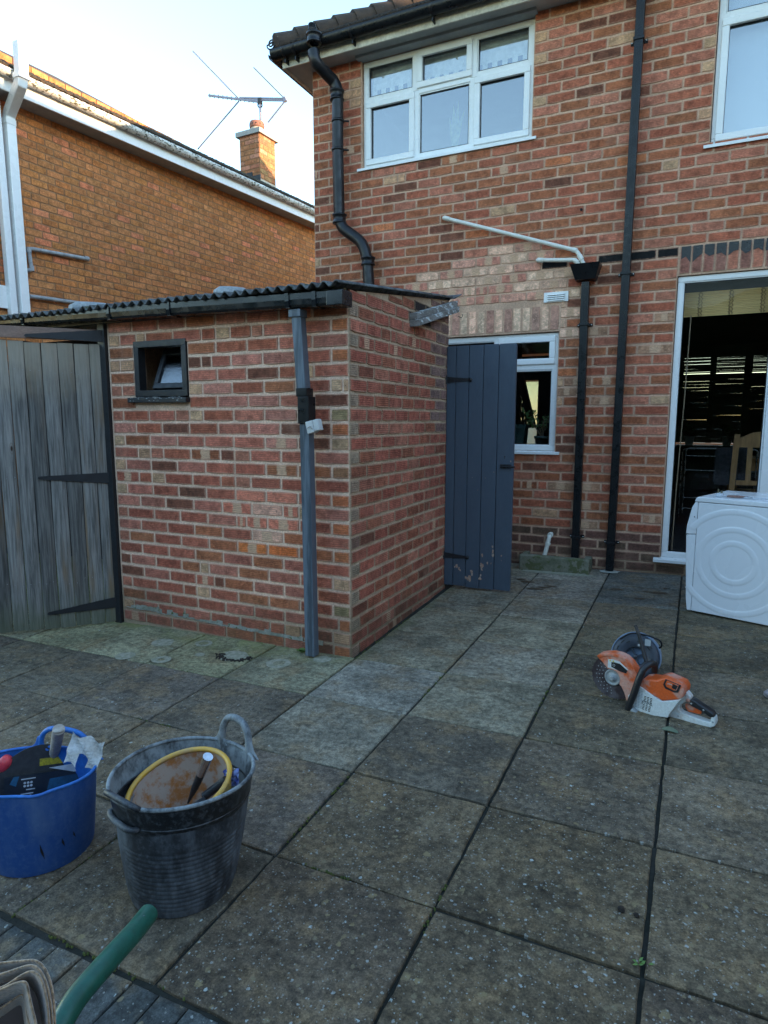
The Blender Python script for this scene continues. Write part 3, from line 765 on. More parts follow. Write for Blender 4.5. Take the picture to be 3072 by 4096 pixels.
for (u, v0, v1, y, r) in ((1256, 135, 175, -.36, .071), (1348, 362, 402, YS, .070), (1358, 858, 895, YS, .070), (1472, 1030, 1062, YS, .070)):
    mb = MB(); a, b = S(u, v0, y), S(u, v1, y); L_ = (a - b).length
    mb.lathe([(.045, 0), (r, 0), (r, .012), (r - .006, .016), (r - .006, L_ - .02), (r + .003, L_ - .014), (r + .003, L_), (.045, L_)], b, a - b, n=24); mb.build('pipe_collar', M['soil'], soil)
for v in (485, 600, 470):
    if v == 470: continue
    mb = MB(); a = S(1351, v, YS); mb.lathe([(.056, -.012), (.062, -.012), (.062, .012), (.056, .012)], a, (0, 0, 1), n=24)
    mb.tube([a + Vector((.045, .02, 0)), a + Vector((.10, .05, 0))], .009, 8); mb.build('pipe_clip', M['soil'], soil)
# cage on top of the soil pipe
mb = MB(); t0 = S(1252, 135, -.36); ctr = t0 + Vector((0, 0, .0))
for k in range(12):
    a = 2 * math.pi * k / 12; mb.tube([ctr + Vector((math.cos(a) * .044, math.sin(a) * .044, 0)), ctr + Vector((math.cos(a) * .030 - .012, math.sin(a) * .030, .085))], .004, 5)
mb.lathe([(.0, .09), (.030, .09), (.034, .082), (.0, .078)], ctr + Vector((-.012, 0, 0)), n=14); mb.build('vent_cage', M['black_pl'], soil)
# two square black downpipes, hopper and cream waste pipes
def square_pipe(name, top, botp, w_=.068, d_=.062, mat=None, parent=None, ribs=0):
    mb = MB(); top, botp = Vector(top), Vector(botp)
    mb.bar(botp, top, w_, d_, up=(0, 1, 0)) if 0 else mb.obox(botp - Vector((w_ / 2, d_ / 2, 0)), (w_, 0, 0), (0, d_, 0), top - botp)
    o = mb.build(name, mat, parent, bevel=.006)
    if ribs:
        for s_ in (-.014, 0, .014):
            m2 = MB(); m2.obox(botp + Vector((s_ - .0025, -d_ / 2 - .002, 0)), (.005, 0, 0), (0, .003, 0), top - botp); m2.build('rib', mat, o)
    return o
dpA = square_pipe('downpipe', (1.262, -.06, 4.97), (1.243, -.06, .115), mat=M['black_pl'], parent=house, ribs=1)
dpB = square_pipe('downpipe', (.925, -.06, 2.66), (.937, -.06, .19), mat=M['black_pl'], parent=house, ribs=1)
def pipe_clip(x, z, par):
    mb = MB(); mb.box(x - .042, x + .042, -.1, -.02, z - .012, z + .012); mb.box(x - .066, x + .066, -.012, -.006, z - .014, z + .014)
    for s_ in (-1, 1): mb.lathe([(0, .012), (.006, .011), (.008, .006), (.008, 0)], (x + s_ * .056, -.012, z), (0, -1, 0), n=8)
    mb.build('pipe_clip', M['black_pl'], par, bevel=.002)
    mb = MB()
    for s_ in (-1, 1): mb.lathe([(0, .0035), (.0045, .003), (.005, 0)], (x + s_ * .056, -.0235, z), (0, -1, 0), n=8)
    mb.build('screw', M['upvc'], par)
pipe_clip(1.26, 4.52, dpA); pipe_clip(1.252, 2.70, dpA); pipe_clip(1.244, .37, dpA); pipe_clip(.928, 2.30, dpB); pipe_clip(.937, .40, dpB)
mb = MB(); mb.lathe([(0.001, 0), (.055, 0), (.055, .07)], (.937, -.06, .19), n=4, smooth=False); 
hop = MB()
hv = [(.80, -.005, 2.80), (1.05, -.005, 2.80), (1.05, -.165, 2.80), (.80, -.165, 2.80), (.84, -.005, 2.675), (1.01, -.005, 2.675), (1.01, -.11, 2.675), (.84, -.11, 2.675)]
hop.add(hv, [(0, 1, 5, 4), (1, 2, 6, 5), (2, 3, 7, 6), (3, 0, 4, 7), (4, 5, 6, 7)])
hv2 = [(x + (.006 if x < .92 else -.006), y + (.006 if y < -.05 else -.003), z + (.0 if z > 2.7 else .006)) for x, y, z in hv]
hop.add(hv2, [(4, 5, 1, 0), (5, 6, 2, 1), (6, 7, 3, 2), (7, 4, 0, 3), (7, 6, 5, 4)]); hop.add([hv[0], hv[1], hv[2], hv[3], hv2[0], hv2[1], hv2[2], hv2[3]], [(0, 4, 5, 1), (1, 5, 6, 2), (2, 6, 7, 3), (3, 7, 4, 0)])
hop.build('hopper', M['black_pl'], house)
wp = MB(); wp.tube(bend([S(1775, 872, .02), S(1777, 872, -.055), S(2308, 1003, -.055), S(2352, 1090, -.075)], .035), .0175, 14); w_ = wp.build('waste_pipe', M['white_pipe'], house)
for p, q in ((S(1777, 872, -.055), S(1798, 877, -.055)), (S(2290, 999, -.055), S(2308, 1003, -.055)), (S(2318, 1022, -.06), S(2328, 1040, -.065))):
    mb = MB(); mb.tube([p, q], .0215, 14); mb.build('coupling', M['white_pipe'], w_)
wp = MB(); wp.tube(bend([S(2150, 1041, .02), S(2152, 1041, -.055), S(2305, 1040, -.055), S(2330, 1085, -.06)], .03), .0175, 14); w_ = wp.build('waste_pipe', M['white_pipe'], house)
for p, q in ((S(2150, 1041, -.055), S(2172, 1041, -.055)), (S(2297, 1040, -.055), S(2312, 1052, -.055))): mb = MB(); mb.tube([p, q], .0215, 14); mb.build('coupling', M['white_pipe'], w_)
mb = MB(); mb.tube(bend([(.70, .02, .40), (.70, -.07, .40), (.655, -.10, .17)], .035), .020, 14); w_ = mb.build('waste_pipe', M['white_pipe'], house)
for p, q in (((.70, -.035, .40), (.70, -.075, .395)), ((.689, -.08, .33), (.684, -.083, .31))): mb = MB(); mb.tube([p, q], .025, 14); mb.build('coupling', M['white_pipe'], w_)
# louvred air vent
mb = MB(); mb.box(.555, .772, -.014, .0, 2.52, 2.608); v_ = mb.build('air_vent', M['upvc'], house, bevel=.003)
for k in range(4):
    mb = MB(); mb.obox((.585, -.016, 2.538 + k * .0165), (.157, 0, 0), (0, -.010, -.008), (0, .001, .004)); mb.build('louvre', M['upvc'], v_)
    if k < 3: mb = MB(); mb.box(.588, .66, -.0148, -.0141, 2.545 + k * .0165, 2.551 + k * .0165); mb.box(.668, .739, -.0148, -.0141, 2.545 + k * .0165, 2.551 + k * .0165); mb.build('slot', M['seal'], v_)
# old bolt and rust stain
mb = MB(); mb.tube([S(2325, 838, 0.01), S(2325, 838, -.03)], .012, 8); mb.build('anchor_bolt', M['iron'], house)

# ------------------------------------------------------------------ rooms behind the glass
M['floor_in'] = simple('dark_rug', (.02, .022, .03), (.05, .05, .055), 30, .5, .8, 60)
M['pale_room'] = simple('blue_bedroom_wall', (.22, .30, .40), (.20, .27, .37), 2, .9, mot=.03)
def room(x0, x1, y0, y1, z0, z1, mat, fl, name, back=True):
    mb = MB()
    q = lambda a, b, c, d: mb.add([a, b, c, d], [(0, 1, 2, 3)])
    q((x0, y0, z0), (x0, y1, z0), (x0, y1, z1), (x0, y0, z1)); q((x1, y0, z0), (x1, y0, z1), (x1, y1, z1), (x1, y1, z0))
    q((x0, y0, z1), (x0, y1, z1), (x1, y1, z1), (x1, y0, z1))
    if back: q((x0, y1, z0), (x1, y1, z0), (x1, y1, z1), (x0, y1, z1))
    mb.build(name, mat, house)
    mb = MB(); mb.box(x0, x1, y0, y1, z0 - .02, z0); mb.build(name + '_floor', fl, house)
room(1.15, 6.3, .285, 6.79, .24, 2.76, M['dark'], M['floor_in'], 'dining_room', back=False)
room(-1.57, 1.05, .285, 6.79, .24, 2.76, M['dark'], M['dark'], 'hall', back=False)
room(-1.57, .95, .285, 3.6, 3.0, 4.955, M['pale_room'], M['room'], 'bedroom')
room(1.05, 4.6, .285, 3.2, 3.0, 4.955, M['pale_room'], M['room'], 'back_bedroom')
# roller blind upstairs, castellated hem
M['blind'] = simple('cream_roller_blind', (.86, .86, .78), (.82, .82, .75), 4, .8)
mb = MB(); mb.box(-1.24, .33, .125, .128, 4.715, 4.90)
for k in range(17): mb.box(-1.24 + k * .094, -1.24 + k * .094 + .05, .125, .128, 4.66, 4.7152)
b_ = mb.build('roller_blind', M['blind']); tag(b_, 'cream roller blind with castellated hem behind upstairs left window', 'blind')
M['net'] = simple('pale_blind', (.52, .56, .60), (.48, .53, .57), 2, .85, mot=.02)
mb = MB(); mb.box(1.86, 3.22, .14, .143, 3.66, 4.93); b_ = mb.build('roller_blind', M['net']); tag(b_, 'pale grey blind drawn down behind upstairs right window', 'blind')
M['ornament'] = simple('white_china', (.85, .86, .86), rough=.3)
M['snake'] = simple('snake_plant_leaf', (.10, .17, .08), (.20, .28, .12), 30, .5)
sp_ = thing('snake_plant', (-.40, .22, 3.965), 'snake plant in a pale pot behind the middle upstairs pane', 'plant')
mb = MB(); mb.lathe([(0, 0), (.045, 0), (.06, .10), (.05, .10)], (-.40, .22, 3.965), n=18); mb.build('pot', M['ornament'], sp_)
for k, (dx, h_, ln_) in enumerate(((-.03, .30, -.03), (-.015, .42, -.01), (.02, .45, .0), (.03, .36, .05))):
    mb = MB(); b0 = Vector((-.40 + dx * .25, .22, 4.06)); n_ = 6; vs = []
    for i in range(n_ + 1):
        t = i / n_; c = b0 + Vector((dx * .8 * t + ln_ * t * t, .01 * k * t, h_ * t)); w2 = .022 * math.sin(math.pi * (.18 + .8 * t)) + .001
        vs += [c - Vector((w2, 0, 0)), c + Vector((w2, .004, 0))]
    mb.add(vs, [(2 * i, 2 * i + 1, 2 * i + 3, 2 * i + 2) for i in range(n_)], True); o = mb.build('leaf', M['snake'], sp_)
for (x, s_, lab) in ((-1.03, .05, 'white china ornament behind the lower left upstairs pane'), (.10, .045, 'white china ornament behind the lower right upstairs pane')):
    mb = MB(); mb.lathe([(0, 0), (s_, 0), (s_ * 1.2, s_ * .8), (s_ * .6, s_ * 1.6), (s_ * .8, s_ * 2.2), (0, s_ * 2.6)], (x, .2, 3.965), n=16); mb.lathe([(0, 0), (s_ * .7, s_ * .3), (0, s_ * 1.2)], (x + s_ * 1.7, .2, 3.965), n=12)
    tag(mb.build('ornament', M['ornament']), lab, 'ornament')
# dining room: bamboo blind at the door, slatted blind at the far window, chair, table, airer
M['bamboo'] = simple('bamboo_blind', (.62, .41, .16), (.50, .32, .12), 3, .8, .3, 30, stretch=(1, 1, 60))
bb = thing('bamboo_blind', (2.1, .16, 2.6), 'rolled up bamboo blind behind the top of the patio door', 'blind')
for k in range(15):
    mb = MB(); mb.bar((1.69, .16, 2.345 + k * .0135), (2.98, .16, 2.345 + k * .0135), .008, .0118, up=(0, 0, 1)); mb.build('cane_slat', M['bamboo'], bb)
M['string'] = simple('brown_string', (.20, .13, .06), rough=.9)
for x in (1.83, 2.06, 2.29):
    mb = MB(); mb.tube([(x + .008 * math.sin(i * 2.4), .153 + .002 * math.cos(i * 3), 2.342 + i * .01) for i in range(21)], .0045, 5); mb.tube([(x + .02 + .008 * math.sin(i * 1.9), .153, 2.342 + i * .01) for i in range(21)], .003, 5); mb.build('string', M['string'], bb)
M['cord'] = simple('beige_cord', (.34, .25, .16), rough=.8)
mb = MB(); mb.tube([(1.775, .15, 2.35), (1.765, .15, 1.6), (1.748, .15, .9), (1.742, .15, .3)], .005, 6); mb.build('pull_cord', M['cord'], bb)
vb = thing('slatted_blind', (4.1, 6.6, 1.05), 'dark slatted blind across the far dining room window', 'blind')
M['slat'] = simple('dark_wood_slat', (.075, .05, .03), (.11, .07, .04), 6, .5)
rng = random.Random(5)
def fx(u): return at(u, 1600, Y=6.68).x
zt_, zm0, zm1, zb_ = at(2900, 1424, Y=6.68).z, at(2900, 1511, Y=6.68).z, at(2900, 1494, Y=6.68).z, at(2900, 1773, Y=6.68).z
PN_ = ((fx(2728), fx(2832)), (fx(2857), fx(2968)), (fx(3000), fx(3120)))
nsl = 56
for (x0, x1) in PN_:
    for k in range(nsl):
        z = zb_ + (k + .7) * (zt_ - zb_) / nsl; sp = (zt_ - zb_) / nsl
        if zm0 - .01 < z < zm1 + .01: continue
        cov = .5 * sp * (1.015 if k < 36 else 1.0 if k < 44 else .982); dz = rng.uniform(-.0009, .0009)
        mb = MB(); mb.obox((x0, 6.66, z - cov + dz), (x1 - x0, 0, rng.uniform(-.0010, .0010)), (0, .012, .001), (0, .0015, cov * 2)); mb.build('slat', M['slat'], vb)
mb = MB()
for a, b in ((PN_[0][1], PN_[1][0]), (PN_[1][1], PN_[2][0])): mb.box(a, b, 6.64, 6.72, zb_, zt_ + .05)
mb.box(1.2, PN_[0][0], 6.64, 6.72, zb_, zt_ + .1); mb.box(PN_[0][0], 4.3, 6.642, 6.718, zm0, zm1); mb.box(1.2, 4.3, 6.642, 6.718, zt_, 2.78); mb.box(PN_[2][1], 4.3, 6.64, 6.72, zb_, zt_); mb.build('far_window_frame', M['slat'], house)
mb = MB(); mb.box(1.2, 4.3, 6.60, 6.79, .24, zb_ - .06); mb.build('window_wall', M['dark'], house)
mb = MB(); mb.box(fx(2715), 4.2, 6.45, 6.8, zb_ - .06, zb_ - .035); mb.build('far_window_sill', M['room'], house)
M['pine'] = simple('orange_pine', (.55, .30, .12), (.44, .23, .09), 7, .45, stretch=(1, 1, .2))
_n0 = len(bpy.data.objects); ch = thing('wooden_chair', (3.35, 3.0, .24), 'pine ladder back chair turned to the dining table', 'chair')
mb = MB(); mb.bar((3.12, 3.0, .24), (3.15, 3.0, 1.32), .055, .04, up=(0, 1, 0)); mb.build('back_post', M['pine'], ch)
mb = MB(); mb.bar((3.62, 3.0, .24), (3.60, 3.0, 1.32), .055, .04, up=(0, 1, 0)); mb.build('back_post', M['pine'], ch)
mb = MB(); mb.prism([(0, 0), (.42, 0), (.42, .10), (.3, .155), (.21, .17), (.12, .155), (0, .10)], (3.17, 3.0, 1.18), (1, 0, 0), (0, 0, 1), (0, -1, 0), -.012, .012); mb.build('top_rail', M['pine'], ch)
for z in (.80, .54):
    mb = MB(); mb.bar((3.17, 3.0, z), (3.60, 3.0, z), .03, .05, up=(0, 0, 1)); mb.build('rail', M['pine'], ch)
mb = MB(); mb.bar((3.28, 3.0, .82), (3.28, 3.0, 1.19), .05, .02, up=(0, 1, 0)); mb.bar((3.46, 3.0, .82), (3.46, 3.0, 1.19), .05, .02, up=(0, 1, 0)); mb.build('splat', M['pine'], ch)
mb = MB(); mb.box(3.12, 3.62, 2.98, 3.42, .67, .70); mb.build('seat', M['pine'], ch)
for x in (3.15, 3.59):
    mb = MB(); mb.box(x - .02, x + .02, 3.36, 3.40, .24, .67); mb.build('leg', M['pine'], ch)
mb = MB(); mb.prism([(0, 0), (.25, .02), (.28, .05), (.25, .07), (0, .05)], (3.12, 2.965, .58), (1, 0, 0), (0, 0, 1), (0, -1, 0), -.004, .004); mb.build('strap', M['iron'], ch)
tb = thing('dining_table', (3.6, 4.2, .24), 'pine dining table behind the ladder back chair', 'table')
mb = MB(); mb.box(2.95, 4.7, 3.7, 4.6, .98, 1.02); mb.build('tabletop', M['pine'], tb); mb = MB(); mb.box(3.0, 4.65, 3.75, 4.55, .88, .98); mb.build('apron', M['pine'], tb)
for x in (3.06, 4.58):
    for y in (3.82, 4.48): mb = MB(); mb.lathe([(.04, 0), (.03, .05), (.045, .12), (.03, .25), (.045, .4), (.03, .5), (.045, .55), (.045, .64)], (x, y, .24), n=12); mb.build('leg', M['pine'], tb)
M['steel'] = simple('dull_steel', (.35, .36, .38), rough=.3, metal=1)
ar = thing('clothes_airer', (2.6, 3.2, .24), 'steel clothes airer standing inside the patio door', 'clothes airer')
mb = MB(); mb.tube(bend([(2.28, 3.0, .36), (2.28, 3.0, 1.14), (3.02, 3.0, 1.14), (3.02, 3.0, .26)], .05), .008, 8); mb.tube(bend([(2.24, 3.35, .26), (2.24, 3.35, 1.12), (3.06, 3.35, 1.12), (3.06, 3.35, .26)], .05), .008, 8); mb.build('frame', M['steel'], ar)
for z in (1.05, .88, .55, .42):
    mb = MB(); mb.tube([(2.28, 3.0, z), (3.02, 3.0, z)], .004, 6); mb.build('rod', M['steel'], ar)
M['shawl'] = simple('grey_shawl', (.10, .10, .12), (.07, .07, .085), 20, .95)
mb = MB(); n_ = 10
vs = [(2.62 + i * .036, 2.985 + .006 * math.sin(i * 1.7), z) for z in (1.15, .9, .72) for i in range(n_ + 1)]
mb.add(vs, [(r * (n_ + 1) + i, r * (n_ + 1) + i + 1, (r + 1) * (n_ + 1) + i + 1, (r + 1) * (n_ + 1) + i) for r in range(2) for i in range(n_)], True); mb.add([(x, 3.36, z) for x, y, z in vs], [(r * (n_ + 1) + i, r * (n_ + 1) + i + 1, (r + 1) * (n_ + 1) + i + 1, (r + 1) * (n_ + 1) + i) for r in range(2) for i in range(n_)])
mb.add([(2.62, 2.985, 1.15), (2.98, 2.985, 1.15), (2.98, 3.36, 1.15), (2.62, 3.36, 1.15)], [(0, 1, 2, 3)])
for i in range(22): mb.bar((2.625 + i * .0165, 2.985, .72), (2.625 + i * .0165 + R_.uniform(-.005, .005), 2.985, .65), .004, .002)
shawl_ = mb.build('shawl', M['shawl']); tag(shawl_, 'dark grey fringed shawl hung over the clothes airer', 'shawl')
M['leafg'] = simple('dark_green_leaf', (.035, .08, .02), (.07, .13, .035), 30, .4)
M['stem'] = simple('brown_stem', (.10, .07, .04), rough=.9)
M['pot_w'] = simple('white_glazed_pot', (.45, .47, .47), rough=.4); M['pot_g'] = simple('dark_green_plastic_pot', (.010, .028, .026), (.014, .036, .032), 6, .4)
def leaf_cluster(par, c, spread, nl, ls, rng, mat='leafg', stems=5, up=.2, name='leaf'):
    tips = []
    for k in range(stems):
        a = rng.uniform(0, 6.28); l_ = up * rng.uniform(.6, 1.1); t = Vector(c) + Vector((math.cos(a) * spread * rng.uniform(.4, 1), math.sin(a) * spread * .5, l_)); mid = Vector(c).lerp(t, .5) + Vector((0, 0, l_ * .12))
        mb = MB(); mb.tube([c, mid, t], [.007, .005, .003], 6); mb.build('stem', M['stem'], par); tips += [(Vector(c).lerp(mid, .6), mid), (mid, t)]
    for k in range(nl):
        a, b = rng.choice(tips); p = a.lerp(b, rng.random()); d = Vector((rng.uniform(-1, 1), rng.uniform(-1, 1), rng.uniform(-.2, 1))).normalized(); s = d.orthogonal().normalized() * ls * .32
        q = p + d * ls; m_ = p + d * ls * .55 + Vector((0, 0, .004)); mb = MB(); mb.add([p, m_ - s, q, m_ + s, m_ + Vector((0, 0, .004))], [(0, 1, 4), (1, 2, 4), (2, 3, 4), (3, 0, 4)], True); mb.build(name, M[mat], par)
for (x, y, lab, s_) in ((1.83, 6.55, 'small leafy house plant in a white pot at left of the dark blind', .12), (2.42, 6.55, 'small leafy house plant in a white pot in front of the dark blind', .09)):
    zq = zb_ - .035; t_ = thing('house_plant', (x, y, zq), lab, 'plant'); mb = MB(); mb.lathe([(0, 0), (.06, 0), (.085, .16), (.075, .16), (.05, .02)], (x, y, zq), n=16); mb.build('pot', M['pot_w'], t_); leaf_cluster(t_, (x, y, zq + .15), s_ * 1.5, 26, .09, random.Random(int(x * 10)), up=.18)
for _o, _dx, _dy in ((ch, -.86, -1.2), (tb, -.72, -1.2), (ar, -.48, -.6), (shawl_, -.50, -.6)):
    _o.matrix_basis = Matrix.Translation((_dx, _dy, 0)) @ _o.matrix_basis
# hall: frosted front door panel, stairs with turned balusters, pots on the sill
M['frost'] = bpy.data.materials.new('frosted_glass'); M['frost'].use_nodes = True
_n = M['frost'].node_tree; _n.nodes.clear(); _g = NB(_n); _t = _g.nd('ShaderNodeBsdfTranslucent'); _o = _g.nd('ShaderNodeOutputMaterial')
_t.inputs[0].default_value = (.66, .68, .62, 1); _tp = _g.nd('ShaderNodeBsdfTransparent'); _tp.inputs[0].default_value = (.62, .66, .62, 1); _mx = _g.nd('ShaderNodeMixShader'); _mx.inputs[0].default_value = .55
_g.lk(_t.outputs[0], _mx.inputs[1]); _g.lk(_tp.outputs[0], _mx.inputs[2]); _g.lk(_mx.outputs[0], _o.inputs[0])
mb = MB(); mb.box(-1.5, -.78, 6.84, 6.85, .3, 2.25); fdoor = None
pnl = mb.build('front_door_glass', M['frost'], house)
dr = thing('staircase', (-.2, 5.0, .24), 'dark staircase with turned balusters seen through the kitchen window', 'stairs')
ax0 = at(2088, 1532, Y=4.6); ax1 = at(2128, 1700, Y=4.6)
mb = MB(); dd = (ax1 - ax0); mb.bar(ax0 - dd * .4, ax1 + dd * .05, .10, .14, up=(0, 1, 0)); mb.build('handrail', M['slat'], dr)
for (u, v0, v1) in ((2078, 1590, 1712), (2090, 1610, 1712), (2102, 1650, 1712), (2114, 1680, 1712)):
    a, b = at(u, v1, Y=4.6), at(u - 2, v0, Y=4.6); L_ = (b - a).length; k = 9
    mb = MB(); mb.lathe([(.018 + .012 * abs(math.sin(i / k * math.pi * 3)), L_ * i / k) for i in range(k + 1)], a, (0, 0, 1), n=10); mb.build('baluster', M['slat'], dr)
mb = MB(); mb.box(*sorted((at(2060, 1530, Y=4.6).x - .9, at(2083, 1530, Y=4.6).x)), 4.6, 4.66, .3, 2.7); mb.build('wall_panel', M['dark'], dr)
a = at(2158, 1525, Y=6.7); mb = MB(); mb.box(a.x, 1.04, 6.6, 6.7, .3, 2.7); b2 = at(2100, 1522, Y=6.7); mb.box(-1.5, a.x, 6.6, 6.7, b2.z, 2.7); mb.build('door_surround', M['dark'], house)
jp = thing('jade_plant', (.52, .17, 1.19), 'jade plant in a dark green pot on kitchen sill', 'plant')
mb = MB(); mb.lathe([(0, 0), (.052, 0), (.066, .10), (.074, .10), (.074, .125), (.062, .125), (.06, .10)], (.545, .17, 1.19), n=20); mb.build('pot', M['pot_g'], jp)
leaf_cluster(jp, Vector((.545, .17, 1.30)), .13, 70, .038, random.Random(4), up=.26, stems=8)
mb = MB(); mb.tube([(.545, .17, 1.30), (.47, .16, 1.42), (.40, .15, 1.50)], [.009, .007, .004], 6); mb.build('stem', M['stem'], jp)
rngl = random.Random(8)
for k in range(30):
    t = rngl.random(); p = Vector((.545, .17, 1.30)).lerp(Vector((.38, .15, 1.54)), .35 + .65 * t) + Vector((rngl.uniform(-.03, .03), 0, rngl.uniform(-.02, .03))); d = Vector((rngl.uniform(-1, 1), rngl.uniform(-.6, .6), rngl.uniform(-.3, 1))).normalized(); s = d.orthogonal().normalized() * .013
    mb = MB(); mb.add([p, p + d * .02 - s, p + d * .042, p + d * .02 + s], [(0, 1, 2, 3)]); mb.build('leaf', M['leafg'], jp)
sq = thing('square_planter', (.30, .17, 1.19), 'square dark green planter on the kitchen sill beside the jade plant', 'planter')
mb = MB(); mb.lathe([(.0, 0), (.105, 0), (.125, .20), (.135, .20), (.135, .235), (.12, .235), (.118, .2)], (.30, .20, 1.19), n=4, smooth=False, xdir=(1, 1, 0)); mb.build('pot', M['pot_g'], sq)
mb = MB(); mb.lathe([(0, .0), (.112, 0)], (.30, .20, 1.40), n=4, xdir=(1, 1, 0)); mb.build('soil', M['debris'], sq)

# ------------------------------------------------------------------ outbuilding
ob = thing('outbuilding', (-.97, -1.9, 0), 'small brick outbuilding with corrugated roof, black window and blue grey door', 'outbuilding')
X0, YD = -1.94, -D
def rz(y): return 2.205 + .122 * (y + 2.8)
OW = (-1.695, -1.215, 1.585, 2.0)
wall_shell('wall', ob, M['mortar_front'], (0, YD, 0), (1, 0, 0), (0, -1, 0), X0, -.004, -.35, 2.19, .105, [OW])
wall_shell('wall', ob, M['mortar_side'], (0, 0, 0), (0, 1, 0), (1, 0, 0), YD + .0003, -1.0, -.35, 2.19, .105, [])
mb = MB(); mb.prism([(YD + .11, 2.189), (-1.0, 2.189), (-1.0, rz(-1.0) - .0), (YD + .11, rz(YD) - .0)], (0, 0, 0), (0, 1, 0), (0, 0, 1), (1, 0, 0), -.104, -.0006); mb.build('gable_mortar', M['mortar_side'], ob)
mb = MB(); mb.box(X0, X0 + .1, YD + .106, -1.0, -.3, 2.19); mb.box(X0 + .101, -.5, -1.1, -1.0, -.3, 2.35); mb.build('rear_wall', M['mortar_side'], ob)
rng = random.Random(21)
def fcol(x, z, r, ln):
    if x > -.12:
        k = int(round((z - .04) / .0866))
        t = [ORNG, BUFF, ORNG, (.30, .20, .10), ORNG, BUFF, (.33, .16, .08)][k % 7]
        return vary(t, r, .12) if ln < .15 else vary(RED, r, .12)
    if -.85 < x < -.42 and .62 < z < 1.0: return vary(pick(r, ((3, (.58, .18, .11)), (2, (.62, .32, .22)), (2, (.56, .15, .045)))), r, .08, r.choice((0, 1)))
    if ln < .12: return vary(pick(r, ((2, BUFF), (2, RED), (1, DARK), (1, PINK))), r, .15)
    if z > 1.2 and x < -.3: return vary(pick(r, ((5, (.45, .145, .092)), (5, (.48, .18, .125)), (2, BROWN), (.7, DARK), (2, RED))), r, .16, 1 if r.random() < .10 else 0)
    return vary(pick(r, ((6, (.38, .112, .068)), (2, BROWN), (4, (.44, .15, .10)), (1.3, DARK))), r, .17, 1 if r.random() < .05 else 0)
fz0 = 1.4 - 16.5 * .0866 + .0
fz0 = 1.7853 * 0 + (2.06 - .0866 * 24) - .003
B = brick_list((0, YD, 0), (1, 0, 0), (0, -1, 0), X0 + .01, 0, fz0, 2.14, .0866, .2435, [OW], fcol, rng, phase=-.0, snap=.16, joint=.0145)
def scol(y, z, r, ln):
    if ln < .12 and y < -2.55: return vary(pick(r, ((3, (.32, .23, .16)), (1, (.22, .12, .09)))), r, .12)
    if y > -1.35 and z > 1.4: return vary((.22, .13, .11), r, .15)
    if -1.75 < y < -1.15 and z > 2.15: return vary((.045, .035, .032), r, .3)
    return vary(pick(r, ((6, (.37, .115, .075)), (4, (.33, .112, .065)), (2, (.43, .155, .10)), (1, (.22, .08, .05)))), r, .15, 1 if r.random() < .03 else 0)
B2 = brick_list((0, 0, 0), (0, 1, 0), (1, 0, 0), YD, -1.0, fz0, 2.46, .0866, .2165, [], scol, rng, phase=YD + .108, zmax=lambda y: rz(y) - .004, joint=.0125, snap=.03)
allb = sorted([(b, 'front') for b in B] + [(b, 'side') for b in B2], key=lambda t: (t[0][0].translation - CAM).length)
nf = sum(1 for t in allb[:300] if t[1] == 'front')
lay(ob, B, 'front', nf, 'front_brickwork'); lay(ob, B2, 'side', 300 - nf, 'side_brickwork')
# cement fillet crumbling along the foot of the front wall
M['cement'] = simple('grey_cement', (.26, .25, .21), (.19, .185, .14), 9, .95, .8, 70, spots=((.08, .10, .03), 14, .58))
mb = MB()
for k in range(34):
    x = X0 + .04 + k * .050; h_ = .028 + R_.uniform(-.012, .016); z_ = gz(x, YD) + .125 - k * .0022
    mb.obox((x, YD - .010, z_), (.052, 0, R_.uniform(-.006, .006)), (0, .012, 0), (0, .006, h_ * (R_.random() > .15) + .004))
mb.build('cement_patch', M['cement'], ob)
# corrugated roof sheets
M['asbestos'] = simple('weathered_roof_sheet', (.13, .14, .145), (.05, .05, .05), 14, .9, .8, 50, spots=((.04, .05, .02), 16, .6))
def sheet(x0, x1, y0, y1, par, name='roof_sheet', lift=0):
    mb = MB(); st = .0125; n_ = int((x1 - x0) / st); vs = []
    for (t) in (0, -.008):
        for y in (y0, y1):
            for i in range(n_ + 1):
                x = x0 + i * st; yy = y + (.012 * math.sin(i * .7) if y == y1 else .004 * math.sin(i * .31)); vs.append((x, yy, rz(yy) + .018 + lift + .015 * math.sin(2 * math.pi * x / .0765) + t))
    k = n_ + 1; fs = []
    for i in range(n_): fs += [(i, i + 1, k + i + 1, k + i), (2 * k + i, 3 * k + i, 3 * k + i + 1, 2 * k + i + 1), (i, 2 * k + i, 2 * k + i + 1, i + 1), (k + i, k + i + 1, 3 * k + i + 1, 3 * k + i)]
    fs += [(0, k, 3 * k, 2 * k), (n_, 2 * k + n_, 3 * k + n_, k + n_)]
    mb.add(vs, fs, True); return mb.build(name, M['asbestos'], par)
for i, (a, b) in enumerate(((-5.1, -4.05), (-4.1, -3.02), (-3.07, -1.98), (-2.03, -.95), (-1.0, .038))): sheet(a, b, -2.885 + .01 * (i % 2), -.95, ob, lift=.005 * (i % 2))
